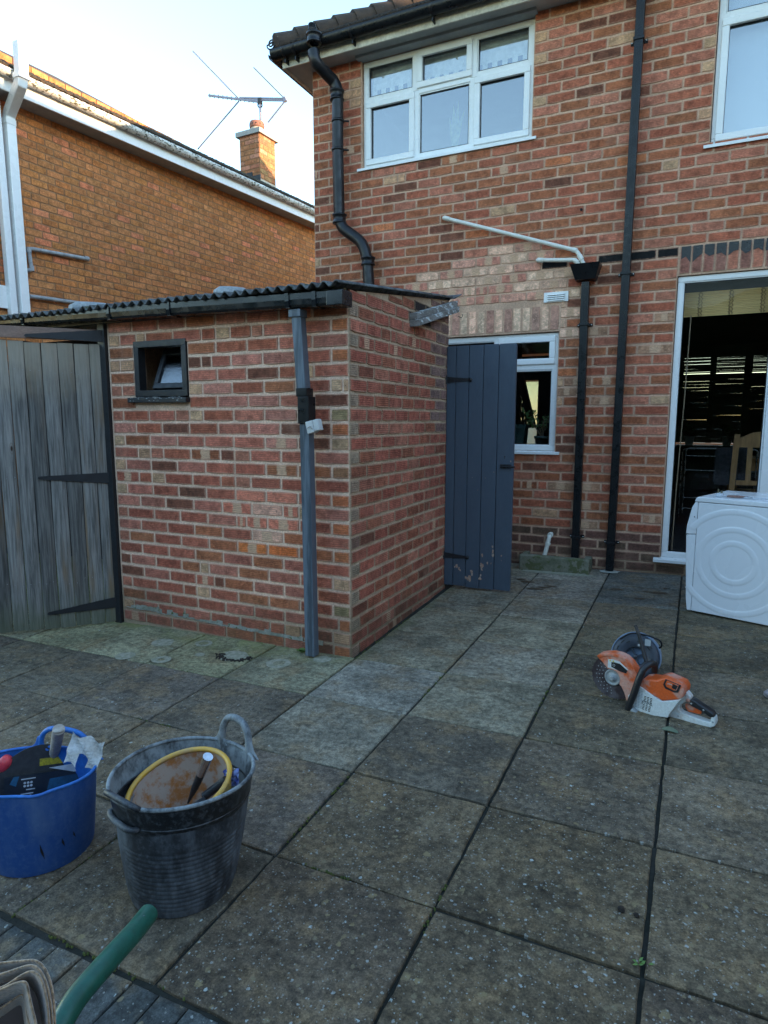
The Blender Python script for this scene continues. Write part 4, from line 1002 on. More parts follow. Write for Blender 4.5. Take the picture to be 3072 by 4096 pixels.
# broken lip of the sheet at the far corner, flashing lumps
mb = MB(); p0 = at(1790, 1205, X=.06); p1 = at(1826, 1169, X=.06); p2 = at(1770, 1150, X=.06)
mb.obox((-.20, -1.05, rz(-1.05) + .012), (.27, 0, 0), (0, .16, .055), (0, .002, -.007)); mb.build('broken_edge', M['asbestos'], ob)
M['lead'] = simple('grey_flashing', (.34, .36, .36), (.22, .24, .25), 10, .6, .4, 30)
for (x, y, s_) in ((-2.25, -2.55, .26), (-.95, -2.55, .2)):
    mb = MB(); mb.lathe([(0, .04), (s_ * .35, .035), (s_ * .5, .01), (s_ * .52, -.02)], (x, y, rz(y) + .055), n=10, sx=1.2, sy=.5); mb.build('flashing_patch', M['lead'], ob)
# eaves board, black fascia beam
M['board'] = simple('pale_lichened_board', (.33, .33, .25), (.22, .23, .17), 8, .9, .5, 50, spots=((.05, .045, .03), 26, .66), stretch=(1, 1, 3))
mb = MB(); mb.box(-1.9, -.012, YD - .034, YD - .006, 2.165, 2.222); mb.build('eaves_board', M['board'], ob)
mb = MB(); mb.obox((-5.1, YD - .045, 2.14), (5.1 - .42, 0, -.012), (0, .04, 0), (0, 0, .075)); mb.build('fascia_beam', M['black_matt'], ob)
mb = MB(); mb.box(-5.1, -5.02, -2.78, -2.70, -.3, 2.18); mb.box(-5.1, -5.02, -1.1, -1.02, -.3, 2.35); mb.build('roof_post', M['black_matt'], ob)
# square-section gutter and its brackets
def sq_gutter(p, q, w_, h_, par, mat, name):
    p, q = Vector(p), Vector(q); d = q - p; y = Vector((0, -1, 0)); mb = MB()
    pr = [(0, h_), (0, .004), (.008, 0), (w_ - .018, 0), (w_ - .004, .012), (w_, h_ * .55), (w_, h_), (w_ - .003, h_), (w_ - .003, h_ * .55), (w_ - .006, .014), (w_ - .018, .003), (.008, .003), (.003, .006), (.003, h_)]
    vs = [p + y * a + Vector((0, 0, b)) for a, b in pr] + [q + y * a + Vector((0, 0, b)) for a, b in pr]; k = len(pr)
    mb.add(vs, [(i, (i + 1) % k, k + (i + 1) % k, k + i) for i in range(k)]); mb.add(vs[:k], [tuple(range(k))]); mb.add(vs[k:], [tuple(reversed(range(k)))]); return mb.build(name, mat, par)
M['black_gut'] = simple('faded_black_gutter', (.008, .010, .013), (.012, .014, .018), 5, .26, mot=.04)
zg = lambda x: 2.100 - x * .021
og = sq_gutter((-5.1, YD - .048, zg(-5.1)), (.03, YD - .048, zg(.03)), .105, .075, ob, M['black_gut'], 'gutter')
for x in (-2.62, -1.75, -1.22, -.32, -.14):
    mb = MB(); mb.obox((x - .013, YD - .045, zg(x) - .004), (.026, 0, 0), (0, -.104, 0), (0, 0, .003)); mb.obox((x - .013, YD - .149, zg(x) + .002), (.026, 0, 0), (0, -.010, .03), (0, -.003, .0)); mb.obox((x - .013, YD - .1565, zg(x) + .032), (.026, 0, 0), (0, -.003, 0), (0, 0, .046)); mb.build('gutter_bracket', M['black_gut'], og)
mb = MB(); mb.box(-.06, .047, YD - .158, YD - .040, zg(0) - .004, zg(0) + .080); mb.build('stop_end', M['black_gut'], og, bevel=.006)
# downpipe with a woodgrain sheen
def grain_mat(name, c1, c2, rough):
    m, n, b = nodes(name); g = NB(n)
    wv = g.nd('ShaderNodeTexWave', wave_type='RINGS', rings_direction='SPHERICAL'); wv.inputs['Scale'].default_value = 3.2; wv.inputs['Distortion'].default_value = 3.5; wv.inputs['Detail'].default_value = 3; wv.inputs['Detail Scale'].default_value = 1.4
    g.lk(g.mapping(g.P(), (16, 16, 1.5)), wv.inputs['Vector'])
    col = g.mix(wv.outputs['Fac'], c1, c2); g.lk(col, b.inputs['Base Color']); b.inputs['Roughness'].default_value = rough; return m
M['dpipe'] = grain_mat('blue_grey_pipe', (.05, .066, .085), (.125, .155, .19), .4)
dpo = MB(); dpo.obox((-.327, -2.823, 1.62), (.066, 0, 0), (0, .058, 0), (-.012 + .012, 0, .46)); 
dp_ = MB(); dp_.obox((-.287, -2.822, 1.60), (.064, 0, 0), (0, .058, 0), (-.030, 0, .475)); dp = dp_.build('downpipe', M['dpipe'], ob, bevel=.004)
dp_ = MB(); dp_.obox((-.262, -2.820, .005), (.066, 0, 0), (0, .058, 0), (-.012, 0, 1.44)); dp2 = dp_.build('downpipe', M['dpipe'], ob, bevel=.004)
mb = MB(); mb.box(-.329, -.247, -2.832, -2.755, 2.055, 2.10); mb.build('outlet', M['dpipe'], dp, bevel=.004)
mb = MB(); mb.box(-.280, -.203, -2.829, -2.748, 1.44, 1.60); mb.box(-.291, -.216, -2.827, -2.752, 1.60, 1.65); mb.build('pipe_socket', M['black_pl'], dp2, bevel=.004)
M['cam_white'] = simple('dirty_white_plastic', (.55, .56, .56), (.5, .5, .48), 30, .5, mot=.05)
sn = thing('security_sensor', (-.16, -2.80, 1.42), 'small white broken sensor box fixed to the black downpipe', 'sensor')
mr = Matrix.Translation((-.165, -2.83, 1.425)) @ Matrix.Rotation(math.radians(-14), 4, 'Y')
mb = MB(); mb.obox(mr @ Vector((-.045, -.02, -.035)), mr.to_3x3() @ Vector((.05, 0, 0)), mr.to_3x3() @ Vector((0, .05, 0)), mr.to_3x3() @ Vector((0, 0, .072))); mb.build('housing', M['cam_white'], sn, bevel=.005)
mb = MB(); mb.obox(mr @ Vector((.006, -.018, -.030)), mr.to_3x3() @ Vector((.036, 0, 0)), mr.to_3x3() @ Vector((0, .045, 0)), mr.to_3x3() @ Vector((0, 0, .066))); mb.build('cover', M['cam_white'], sn, bevel=.004)
mb = MB(); mb.tube([mr @ Vector(p) for p in ((-.035, -.022, -.002), (-.012, -.024, .004), (-.008, -.023, -.012), (.0, -.022, -.014))], .0015, 5); mb.build('wire', M['string'], sn)
# small black window with an open hopper sash of rippled glass
wf = thing('x', (0, 0, 0), None, None); bpy.data.objects.remove(wf)
mb = MB(); ring(mb, -1.69, -1.22, 1.622, 1.998, .044, YD - .012, YD + .055); ow = mb.build('window', M['black_matt'], ob, bevel=.003)
mb = MB(); mb.obox((-1.735, YD - .045, 1.582), (.53, 0, -.004), (0, .10, .008), (0, 0, .034)); sil = mb.build('sill', M['black_matt'], ow, bevel=.004)
M['paintflake'] = simple('flaking_white_paint', (.60, .62, .62), (.42, .43, .42), 40, .8)
mb = MB()
for k in range(46):
    x = -1.72 + R_.random() * .49; z = 1.585 + R_.choice((.008, .022, .026, .029, .031, .031)); a, b = R_.uniform(.004, .022), R_.uniform(.001, .004)
    zz = z - .0005 * 1; mb.add([(x, YD - .0462, zz), (x + a, YD - .0462, zz + R_.uniform(-.001, .001)), (x + a * .8, YD - .0462, zz + b), (x + a * .3, YD - .0462, zz + b * 1.2)], [(0, 1, 2, 3)])
mb.build('paint_flakes', M['paintflake'], sil)
mb = MB(); mb.box(-1.80, -1.1, YD + .12, YD + .9, 1.3, 1.31); 
th_ = math.radians(24); sb = Vector((-1.56, YD + .045, 1.668)); Us = Vector((1, 0, 0)); Vs = Vector((0, math.sin(th_), math.cos(th_))); Ns = Vector((0, -math.cos(th_), math.sin(th_)))
mb = MB()
for (a, b, c, d) in ((0, .30, 0, .04), (0, .30, .262, .30), (0, .035, .04, .262), (.27, .30, .04, .262)): mb.obox(sb + Us * a + Vs * c, Us * (b - a), Vs * (d - c), Ns * .03)
mb.build('hopper_sash', M['black_matt'], ow, bevel=.003)
M['rippled'] = glass_mat('rippled_glass', 2.6, (.35, .4, .45), .08, rippled=70)
mb = MB(); mb.obox(sb + Us * .034 + Vs * .039 + Ns * .012, Us * .237, Vs * .224, Ns * .004); mb.build('pane', M['rippled'], ow)
mb = MB(); mb.box(X0 + .105, -.11, YD + .107, -1.11, 2.17, 2.19); mb.build('ceiling', M['dark'], ob)
# rotten timber jutting out under the roof
M['rotwood'] = simple('weathered_white_painted_timber', (.16, .15, .135), (.26, .255, .24), 10, .9, .9, 60, spots=((.55, .60, .60), 9, .56), stretch=(1, 1, 3))
a, b = Vector((.045, -1.815, 2.112)), Vector((.045, -.95, 2.335))
mb = MB(); mb.obox(a + Vector((-.045, 0, 0)), (.075, 0, 0), b - a, (0, 0, .045)); mb.obox(a + Vector((-.045, .0, .047)), (.060, 0, 0), (b - a), (0, 0, .042)); mb.build('jutting_timber', M['rotwood'], ob, bevel=.003)
mb = MB(); mb.tube([(.07, -.97, 2.30), (.095, -.96, 2.285), (.105, -.96, 2.30), (.10, -.96, 2.315)], .003, 6); mb.build('hook', M['iron'], ob)
# plank door folded back against the end of the wall
M['doorpaint'] = simple('blue_grey_door_paint', (.058, .082, .115), (.064, .089, .122), 3, .5, .25, 40, mot=.05, spots=((.30, .32, .34), 55, .80), stretch=(3, 3, 1))
dth = .034; dy0 = -1.045
door = MB(); z0d, z1d = gz(.3, -1.0) + .022, 2.055
bx = [.008, .088, .198, .318, .442, .578]
door.box(.012, .574, dy0 + .014, dy0 + dth, z0d + .01, z1d - .01); dr_ = door.build('door', M['doorpaint'], ob)
for i in range(5):
    mb = MB(); mb.box(bx[i], bx[i + 1] - .005, dy0, dy0 + .016, z0d + R_.uniform(-.004, .004), z1d); mb.build('board', M['doorpaint'], dr_, bevel=.003)
for z in (1.79, .335):
    mb = MB(); mb.prism([(0, -.026), (.16, -.012), (.215, -.011), (.225, 0), (.215, .011), (.16, .012), (0, .026)], (.0, dy0 - .0005, z), (1, 0, -.02), (0, 0, 1), (0, -1, 0), 0, .006); mb.lathe([(.016, 0), (.016, .009), (0, .010)], (.21, dy0, z - .004), (0, -1, 0), n=12)
    mb.lathe([(.012, -.035), (.012, .035)], (.002, dy0 - .006, z), n=10); mb.build('strap_hinge', M['iron'], dr_)
mb = MB(); mb.box(.470, .56, dy0 - .006, dy0, 1.085, 1.115); mb.tube([(.475, dy0 - .014, 1.098), (.595, dy0 - .014, 1.098)], .006, 8)
for x in (.485, .515, .545): mb.box(x, x + .012, dy0 - .022, dy0 - .004, 1.086, 1.112)
mb.build('bolt', M['iron'], dr_)
mb = MB(); mb.lathe([(0, .0008), (.005, .0006), (.005, 0)], (.505, dy0, 1.178), (0, -1, 0), n=10); mb.box(.503, .507, dy0 - .0009, dy0, 1.158, 1.178); mb.build('keyhole', M['seal'], dr_)
M['barewood'] = simple('bare_wood_patch', (.36, .21, .14), (.44, .34, .28), 40, .9)
mb = MB()
def flake(x, z, r, n_=9):
    ph = R_.random() * 6; v = [(x + math.cos(2 * math.pi * k / n_) * r * R_.uniform(.35, 1.2), dy0 - .0009, z + math.sin(2 * math.pi * k / n_) * r * R_.uniform(.6, 1.7)) for k in range(n_)]; mb.add(v, [tuple(reversed(range(n_)))])
for (x, z, r) in ((.425, .44, .010), (.428, .40, .014), (.430, .37, .012), (.34, .36, .010), (.385, .30, .009), (.33, .29, .010), (.335, .27, .018), (.338, .24, .010), (.415, .30, .006), (.50, .37, .006), (.12, .25, .012), (.14, .23, .012), (.105, .24, .008), (.15, .215, .008), (.25, .215, .014), (.255, .195, .014), (.235, .155, .020), (.215, .15, .012), (.325, .16, .015), (.33, .19, .008), (.20, .16, .012), (.50, .33, .004), (.555, 1.14, .006), (.29, .9, .003), (.35, 1.0, .003), (.24, 1.0, .003), (.42, 1.05, .003)): flake(x, z, r)
mb.build('paint_chips', M['barewood'], dr_)

# ------------------------------------------------------------------ plank gate standing ajar at the left
GA = Vector((-1.986, -2.687, 0)); GD = Vector((-.674, -.739, 0)).normalized(); GN = Vector((-GD.y, GD.x, 0))
if GN.dot(CAM - GA) < 0: GN = -GN
gate = thing('timber_gate', GA, 'weathered grey plank gate with black strap hinges standing ajar beside the outbuilding', 'gate')
def wood_mat(name, c1, c2, c3):
    m, n, b = nodes(name); g = NB(n); oi = g.nd('ShaderNodeObjectInfo'); rnd = oi.outputs['Random']
    ofs = g.nd('ShaderNodeVectorMath', operation='SCALE'); ofs.inputs[0].default_value = (3, 5, 41); g.lk(rnd, ofs.inputs['Scale'])
    ad = g.nd('ShaderNodeVectorMath', operation='ADD'); g.lk(g.P(), ad.inputs[0]); g.lk(ofs.outputs[0], ad.inputs[1]); Q = ad.outputs[0]
    fib = g.noise(1, 5, .65, g.mapping(Q, (70, 70, 3.2)), .5); col = g.mix(g.ramp(fib, .3, .7), c1, c2)
    col = g.mix(g.ramp(g.noise(1, 3, .6, g.mapping(Q, (9, 9, 1.0))), .52, .75), col, c3)
    col = g.scalec(col, g.math('ADD', g.math('MULTIPLY', rnd, .75), .6))
    kn = g.nd('ShaderNodeTexVoronoi'); kn.inputs['Scale'].default_value = 1; g.lk(g.mapping(Q, (11, 11, 4.2)), kn.inputs['Vector']); kc = g.nd('ShaderNodeSeparateColor'); g.lk(kn.outputs['Color'], kc.inputs[0]); kon = g.math('LESS_THAN', kc.outputs[0], .42)
    col = g.mix(g.math('MULTIPLY', kon, g.ramp(kn.outputs['Distance'], .05, .12, 1, 0)), col, (.045, .028, .018)); col = g.mix(g.math('MULTIPLY', kon, g.ramp(g.math('ABSOLUTE', g.math('SUBTRACT', kn.outputs['Distance'], .15)), .0, .05, .3, 0)), col, (.10, .06, .03))
    ps = g.nd('ShaderNodeSeparateXYZ'); g.lk(g.P(), ps.inputs[0]); z = ps.outputs[2]
    col = g.mix(g.ramp(g.math('ADD', z, g.math('MULTIPLY', g.noise(4, 3), .5)), .15, .55, .75, 0), col, (.10, .11, .065))
    col = g.mix(g.ramp(g.math('ADD', z, g.math('MULTIPLY', g.noise(8, 3), .35)), 1.65, 2.2, 0, .65), col, (.42, .35, .26))
    g.lk(col, b.inputs['Base Color']); b.inputs['Roughness'].default_value = .85; b.inputs['Specular IOR Level'].default_value = .3
    g.bump(fib, .6, .004, b); return m
M['gatewood'] = wood_mat('weathered_gate_wood', (.092, .088, .082), (.27, .255, .235), (.22, .145, .085))
M['gaterail'] = simple('brown_stained_rail', (.26, .16, .12), (.20, .125, .095), 8, .7, .4, 40, stretch=(1, 1, 4))
u_ = .006; k = 0; rng = random.Random(9)
while u_ < 1.25:
    w2 = rng.choice((.098, .096, .10, .102)); a = GA + GD * (u_) + Vector((0, 0, gz(GA.x - .5, GA.y - .5) + .03 + rng.uniform(-.006, .006)))
    mb = MB(); n_ = 5; vs = []; tw = rng.uniform(-.004, .004); cup = rng.uniform(.002, .005)
    for zz in range(8):
        for t in (0, 1):
            for i in range(n_ + 1):
                s = i / n_; off = cup * (1 - (2 * s - 1) ** 2) + tw * (s - .5) * (zz / 7 - .5) * 2 + .0015 * math.sin(zz * 1.7 + k)
                e_ = -.003 if i in (0, n_) and t == 0 else 0
                vs.append(a + GD * (s * (w2 - .0045) + .0012 * math.sin(zz * 2.1 + k * 3)) + Vector((0, 0, 2.03 * zz / 7)) + GN * ((.022 + off + e_) if t == 0 else 0))
    m_ = 2 * (n_ + 1); fs = []
    for zz in range(7):
        for i in range(n_): fs += [(zz * m_ + i, zz * m_ + i + 1, (zz + 1) * m_ + i + 1, (zz + 1) * m_ + i), (zz * m_ + n_ + 1 + i, (zz + 1) * m_ + n_ + 1 + i, (zz + 1) * m_ + n_ + 2 + i, zz * m_ + n_ + 2 + i)]
        fs += [(zz * m_, (zz + 1) * m_, (zz + 1) * m_ + n_ + 1, zz * m_ + n_ + 1), (zz * m_ + n_, zz * m_ + 2 * n_ + 1, (zz + 1) * m_ + 2 * n_ + 1, (zz + 1) * m_ + n_)]
    fs += [tuple(list(range(n_ + 1)) + list(range(2 * n_ + 1, n_, -1))), tuple([7 * m_ + i for i in list(range(n_, -1, -1)) + list(range(n_ + 1, 2 * n_ + 2))])]
    mb.add(vs, fs); o = mb.build('gate_board', M['gatewood'], gate)
    u_ += w2 + .001; k += 1
mb = MB(); rng = random.Random(12)
for i in range(13):
    for z in (.30, 1.07, 1.80):
        for s in (.25, .75):
            p = GA + GD * (.006 + (i + s) * .0995 + rng.uniform(-.004, .004)) + GN * .0275 + Vector((0, 0, z + rng.uniform(-.02, .02))); mb.lathe([(0, .001), (.0025, .0006), (.0028, -.001)], p, GN, n=6)
tag(mb.build('nail_heads', simple('galvanised_nail', (.30, .31, .32), rough=.5, metal=.6), gate), kind='stuff')
mb = MB(); mb.obox(GA + GD * .05 + GN * .0225 + Vector((0, 0, 2.012)), GD * 1.2, (0, 0, .078), GN * .02); mb.build('top_rail', M['gaterail'], gate, bevel=.003)
for (u0, u1, z, zt) in ((-.0, .50, 2.050, 2.03), (-.0, .485, 1.045, 1.06), (-.0, .49, .115, .075)):
    mb = MB(); h0 = .042; o_ = GA + Vector((0, 0, 0)) + GN * (.046 if z > 2 else .0285)
    mb.prism([(0, z - h0), (u1 - .01, zt - .010), (u1, zt), (u1 - .01, zt + .010), (0, z + h0)], o_, GD, (0, 0, 1), GN, 0, .006); mb.lathe([(.013, z - .05), (.013, z + .05)], GA + GN * .035 + GD * -.004, n=10)
    mb.build('strap_hinge', M['iron'], gate)
gp = MB(); gp.box(-2.005, -1.942, YD - .028, YD + .08, -.10, 2.15); tag(gp.build('gate_post', M['black_matt'], gate, bevel=.004))
mb = MB(); mb.box(-2.035, -2.008, YD - .005, YD + .06, -.1, 2.15); mb.build('post_stop', M['black_matt'], gate)
# black panel standing in for the shade of the roofed passage behind the gate
mb = MB(); mb.box(-5.1, -2.04, -1.2, -1.1, -.35, 2.3); tag(mb.build('passage_shade_panel', M['black_matt']), 'black panel painted as the shade of the covered passage behind the plank gate', 'wall')

# ------------------------------------------------------------------ neighbouring house on the left
NO = Vector((-5.6, 0, 0)); NU = Vector((.054, .99854, 0)).normalized(); NN = Vector((NU.y, -NU.x, 0)); NPL = lambda off=0: (NN, NN.dot(NO) + off)
nb_ = thing('neighbour_house', (-5.6, 0, 0), 'orange brick house next door with white gutter and brick chimney', 'house')
wall_shell('wall', nb_, M['mortar_nb'], NO, NU, NN, -3.2, 13, -.8, 5.6, .3, [])
rng = random.Random(31); OB = (.45, .175, .062)
def ncol(u, z, r, ln):
    return vary(pick(r, ((6, OB), (4, (.46, .17, .052)), (3, (.49, .195, .070)), (1.0, (.58, .19, .085)), (1.0, (.38, .145, .05)))), r, .11, 0)
Bn = brick_list(NO, NU, NN, -3.2, 12.5, 1.9, 5.6, .086, .2265, [], ncol, rng, phase=.02, joint=.010)
lay(nb_, Bn, 'nb', 300)
def nz(u): return 5.150 + .0235 * u
def NP(u, off, z): return NO + NU * u + NN * off + Vector((0, 0, z))
mb = MB(); mb.obox(NP(-3.3, .28, nz(-3.3)), NU * 16.3 + Vector((0, 0, .0235 * 16.3)), NN * .022, (0, 0, .175)); mb.build('fascia', M['upvc'], nb_)
mb = MB(); mb.obox(NP(-3.3, -.02, nz(-3.3) + .012), NU * 16.3 + Vector((0, 0, .0235 * 16.3)), NN * .30, (0, 0, .012)); mb.build('soffit', M['lintel'], nb_)
mb = MB(); half_gutter(mb, NP(13, .365, nz(13) + .185), NP(-3.3, .365, nz(-3.3) + .185), .06, deep=1.05); ng = mb.build('gutter', M['white_gutter'], nb_)
for u in (-.2, 1.55, 3.3, 4.9, 6.6):
    mb = MB(); p = NP(u, .365, nz(u) + .185)
    mb.lathe([(.062, -.02), (.069, -.016), (.069, .016), (.062, .02)], p, NU, n=14, xdir=NN, a0=math.pi, a1=2 * math.pi) if NU.cross(NN).z > 0 else mb.lathe([(.062, -.02), (.069, -.016), (.069, .016), (.062, .02)], p, NU, n=14, xdir=NN, a0=0, a1=math.pi)
    mb.build('gutter_bracket', M['white_gutter'], ng)
PN = math.tan(math.radians(29.6)); RW = 3.9
r0 = .36; zr = .235
rf = MB()
A = [NP(-3.4, r0, nz(-3.4) + zr), NP(12.6, r0, nz(12.6) + zr)]
Bp = [NP(-3.4, r0 - RW, nz(-3.4) + zr + RW * PN), NP(2.6, r0 - RW, nz(2.6) + zr + RW * PN)]
LW = 1.6
rf.add([A[0], NP(2.6, r0, nz(2.6) + zr), Bp[1], Bp[0]], [(0, 1, 2, 3)])
rf.add([NP(2.6, r0, nz(2.6) + zr - .03), NP(12.6, r0, nz(12.6) + zr - .03), NP(12.6, r0 - LW, nz(12.6) + zr - .03 + LW * PN), NP(2.6, r0 - LW, nz(2.6) + zr - .03 + LW * PN)], [(0, 1, 2, 3)])
rf.add([NP(-3.4, r0 - 2 * RW, nz(-3.4) + zr), Bp[0], Bp[1], NP(2.6, r0 - 2 * RW, nz(2.6) + zr)], [(0, 1, 2, 3)])
rf.add([NP(-3.4, r0, nz(0) + zr - .05), NP(-3.4, r0 - 2 * RW, nz(0) + zr - .05), NP(12.6, r0 - 2 * RW, nz(0) + zr - .05), NP(12.6, r0, nz(12) + zr - .05)], [(0, 1, 2, 3)])
rf.build('roof', M['tile_nb'], nb_)
SN = (-NN + Vector((0, 0, PN))).normalized()
for r_ in range(0, 5):
    for k in range(0, 62):
        u = -1.5 + k * .168 + (r_ % 2) * .084
        if u > 9: continue
        p = NP(u, r0 + .02, nz(u) + zr - .015) + SN * (r_ * .1) + Vector((0, 0, .012 + R_.uniform(-.003, .005)))
        if r_ < 4 or u < 2.5: tile_obj(nb_, M['tile_nb'], p, NU if NU.cross(SN).z > 0 else -NU, (SN + Vector((R_.uniform(-.012, .012), 0, -.06))).normalized(), .163, .2, .014)
mb = MB()
for k in range(2600):
    u = R_.uniform(-1.4, 8); t = R_.uniform(-.02, .5) ; s_ = R_.uniform(.006, .022); p = NP(u, r0 + .02, nz(u) + zr - .01) + SN * t + Vector((0, 0, .022))
    mb.lathe([(s_, -.012), (s_ * .8, s_ * .4), (.001, s_ * .7)], p, n=5)
tag(mb.build('roof_moss', simple('grey_brown_lichen', (.060, .050, .032), (.035, .030, .022), 30, .95), nb_), kind='stuff')
# chimney
ch_ = MB(); c1 = NO + NU * 4.27 + NN * -.24; base = NN * -.46; depth_ = NU * .46
def crect(mb, g_, z0, z1): o_ = c1 + NN * g_ - NU * g_ ; mb.obox(Vector((o_.x, o_.y, z0)), NN * -(.46 + 2 * g_), NU * (.46 + 2 * g_), (0, 0, z1 - z0))
crect(ch_, 0, 5.3, 6.66); chm = ch_.build('chimney', M['mortar_nb'], nb_)
rng = random.Random(77)
def ccol(u, z, r, ln): return vary(pick(r, ((3, (.36, .15, .07)), (3, (.42, .19, .12)), (2, (.28, .16, .07)), (1, (.33, .12, .07)))), r, .15, 0)
M['chim_i'] = M['nb_i']; M['chim_s'] = M['nb_s']
Bc = brick_list(c1, -NN, -NU, 0, .46, 5.55, 6.66, .0866, .23, [], ccol, rng, phase=.0, joint=.012) + brick_list(c1, NU, NN, 0, .46, 5.55, 6.66, .0866, .23, [], ccol, rng, phase=.115, joint=.012)
for M4, kd, k, c in Bc:
    o = bpy.data.objects.new('brick', brick_mesh(kd, k, M['nb_i'])); o.color = c; place(o, chm, M4)
mb = MB(); crect(mb, .055, 6.66, 6.745); cap_ = mb.build('chimney_cap', M['lintel'], nb_, bevel=.004)
cc = c1 - NN * .23 + NU * .23
M['flaunch'] = simple('mortar_flaunching', (.50, .47, .40), (.38, .35, .29), 9, .9)
mb = MB(); mb.lathe([(.27, 6.745), (.14, 6.800)], (cc.x, cc.y, 0), n=4, xdir=(NU + NN)); mb.build('flaunching', M['flaunch'], cap_)
M['potclay'] = simple('terracotta_pot', (.30, .13, .09), (.22, .10, .075), 10, .8)
mb = MB(); mb.lathe([(.115, 6.760), (.115, 6.870), (.10, 6.870)], (cc.x, cc.y, 0), n=24); mb.build('pot_base', M['flaunch'], cap_)
mb = MB(); mb.lathe([(.105, 6.860), (.135, 6.870), (.14, 6.900), (.14, 6.940), (.125, 6.975), (.08, 6.990), (.07, 6.900)], (cc.x, cc.y, 0), n=24); pt = mb.build('chimney_pot', M['potclay'], cap_)
mb = MB()
for k in range(12):
    a = k * math.pi / 6; mb.lathe([(0, .002), (.013, .001), (.013, 0)], (cc.x + math.cos(a) * .1405, cc.y + math.sin(a) * .1405, 6.915), (math.cos(a), math.sin(a), 0), n=8)
mb.build('vent_holes', M['seal'], pt)
M['flash'] = simple('black_bitumen_flashing', (.012, .013, .015), (.03, .03, .03), 20, .4, .8, 40)
mb = MB(); e = .012
o_ = c1 + NN * e - NU * e; mb.obox(Vector((o_.x, o_.y, 5.55)), NN * -.49, NU * .02, (0, 0, .40)); mb.obox(Vector((o_.x, o_.y, 5.55)) + NN * -.18, NN * -.31, NU * .022, (0, 0, .47)); mb.build('flashing', M['flash'], chm)
mb = MB(); mb.obox(Vector((c1.x, c1.y, 5.55)) + NN * .0005, NN * .012, NU * .47, (0, 0, .33)); mb.build('cement_skirt', M['flaunch'], chm)
# aerial
M['alu'] = simple('aerial_aluminium', (.22, .21, .26), rough=.45, metal=.3)
def Aq(u, v): return at(u, v, Y=4.62)
aer = thing('television_aerial', Aq(1041, 471), 'grey television aerial with long v shaped rods above the chimney', 'aerial')
mb = MB(); mb.tube([Aq(1042, 500), Aq(1040, 396)], .018, 8); mb.build('mast', M['alu'], aer)
mb = MB(); mb.bar(Aq(835, 382), Aq(1034, 407), .03, .034); mb.build('boom', M['alu'], aer)
mb = MB(); mb.bar(Aq(958, 391), Aq(1140, 394), .022, .022); mb.bar(Aq(960, 399), Aq(1141, 402), .026, .03); mb.bar(Aq(1136, 390), Aq(1143, 406), .05, .05, up=(0, 1, 0)); mb.build('boom', M['alu'], aer)
for p, q in (((772, 205), (952, 392)), ((791, 597), (956, 404)), ((1015, 270), (1139, 395)), ((1072, 490), (1137, 408))):
    mb = MB(); mb.tube([Aq(*p), Aq(*q)], .0135, 6); mb.build('rod', M['alu'], aer)
for k in range(11):
    u = 839 + k * 17.3; v = 382.5 + k * 2.15; dv = 7.5
    mb = MB(); mb.tube([Aq(u, v - dv), Aq(u + 1, v + dv)], .008, 5); mb.build('element', M['iron'], aer)
mb = MB(); mb.bar(Aq(1040, 392), Aq(1040, 416), .07, .05, up=(0, 1, 0)); mb.tube([Aq(1032, 404), Aq(1032, 424), Aq(1036, 430)], .012, 6); mb.tube([Aq(1047, 404), Aq(1048, 424), Aq(1044, 430)], .012, 6); mb.build('clamp', M['iron'], aer)
# white square vent pipe rising past the gutter, second pipe beside it, small grey wastes
def sqtube(mb, pts, w_, ax):
    pts = [Vector(p) for p in pts]; a = ax.normalized(); vs = []
    for i, p in enumerate(pts):
        t = (pts[min(i + 1, len(pts) - 1)] - pts[max(i - 1, 0)]).normalized(); b = a.cross(t).normalized()
        for (s, q) in ((-1, -1), (1, -1), (1, 1), (-1, 1)): vs.append(p + a * s * w_ / 2 + b * q * w_ / 2)
    mb.add(vs, [(i * 4 + k, i * 4 + (k + 1) % 4, (i + 1) * 4 + (k + 1) % 4, (i + 1) * 4 + k) for i in range(len(pts) - 1) for k in range(4)]); n = len(vs); mb.add(vs[:4], [(3, 2, 1, 0)]); mb.add(vs[-4:], [(0, 1, 2, 3)])
def Nq(u, v, off): return at(u, v, pl=NPL(off))
mb = MB(); sqtube(mb, [Nq(80, 172, .52), Nq(86, 290, .52), Nq(83, 335, .50), Nq(37, 455, .10), Nq(34, 490, .08), Nq(100, 1300, .08)], .11, NU); vp = mb.build('vent_pipe', M['upvc'], nb_, bevel=.012, seg=3)
for a, b in (((84, 296), (84, 316)),):
    mb = MB(); sqtube(mb, [Nq(*a, .515), Nq(*b, .512)], .122, NU); mb.build('pipe_collar', M['upvc'], vp, bevel=.006)
mb = MB(); sqtube(mb, [Nq(32, 478, .085), Nq(34, 500, .08)], .122, NU); mb.build('pipe_collar', M['upvc'], vp, bevel=.006)
mb = MB(); sqtube(mb, [Nq(-22, 400, .10), Nq(-12, 520, .07), Nq(57, 1310, .07)], .085, NU); mb.build('downpipe', M['upvc'], nb_, bevel=.01)
M['grey_pipe'] = simple('grey_waste_pipe', (.36, .37, .38), (.25, .26, .27), 14, .6)
mb = MB(); mb.tube(bend([Nq(100, 1080, .05), Nq(127, 1082, .05), Nq(114, 993, .05), Nq(350, 1036, .05)], .05), .024, 10); gp_ = mb.build('waste_pipe', M['grey_pipe'], nb_)
for (u, v) in ((115, 1000), (345, 1034), (126, 1074)): mb = MB(); mb.lathe([(.031, -.03), (.031, .03)], Nq(u, v, .05), NU if v > 1005 and u > 200 else (0, 0, 1), n=10); mb.build('coupling', M['grey_pipe'], gp_)
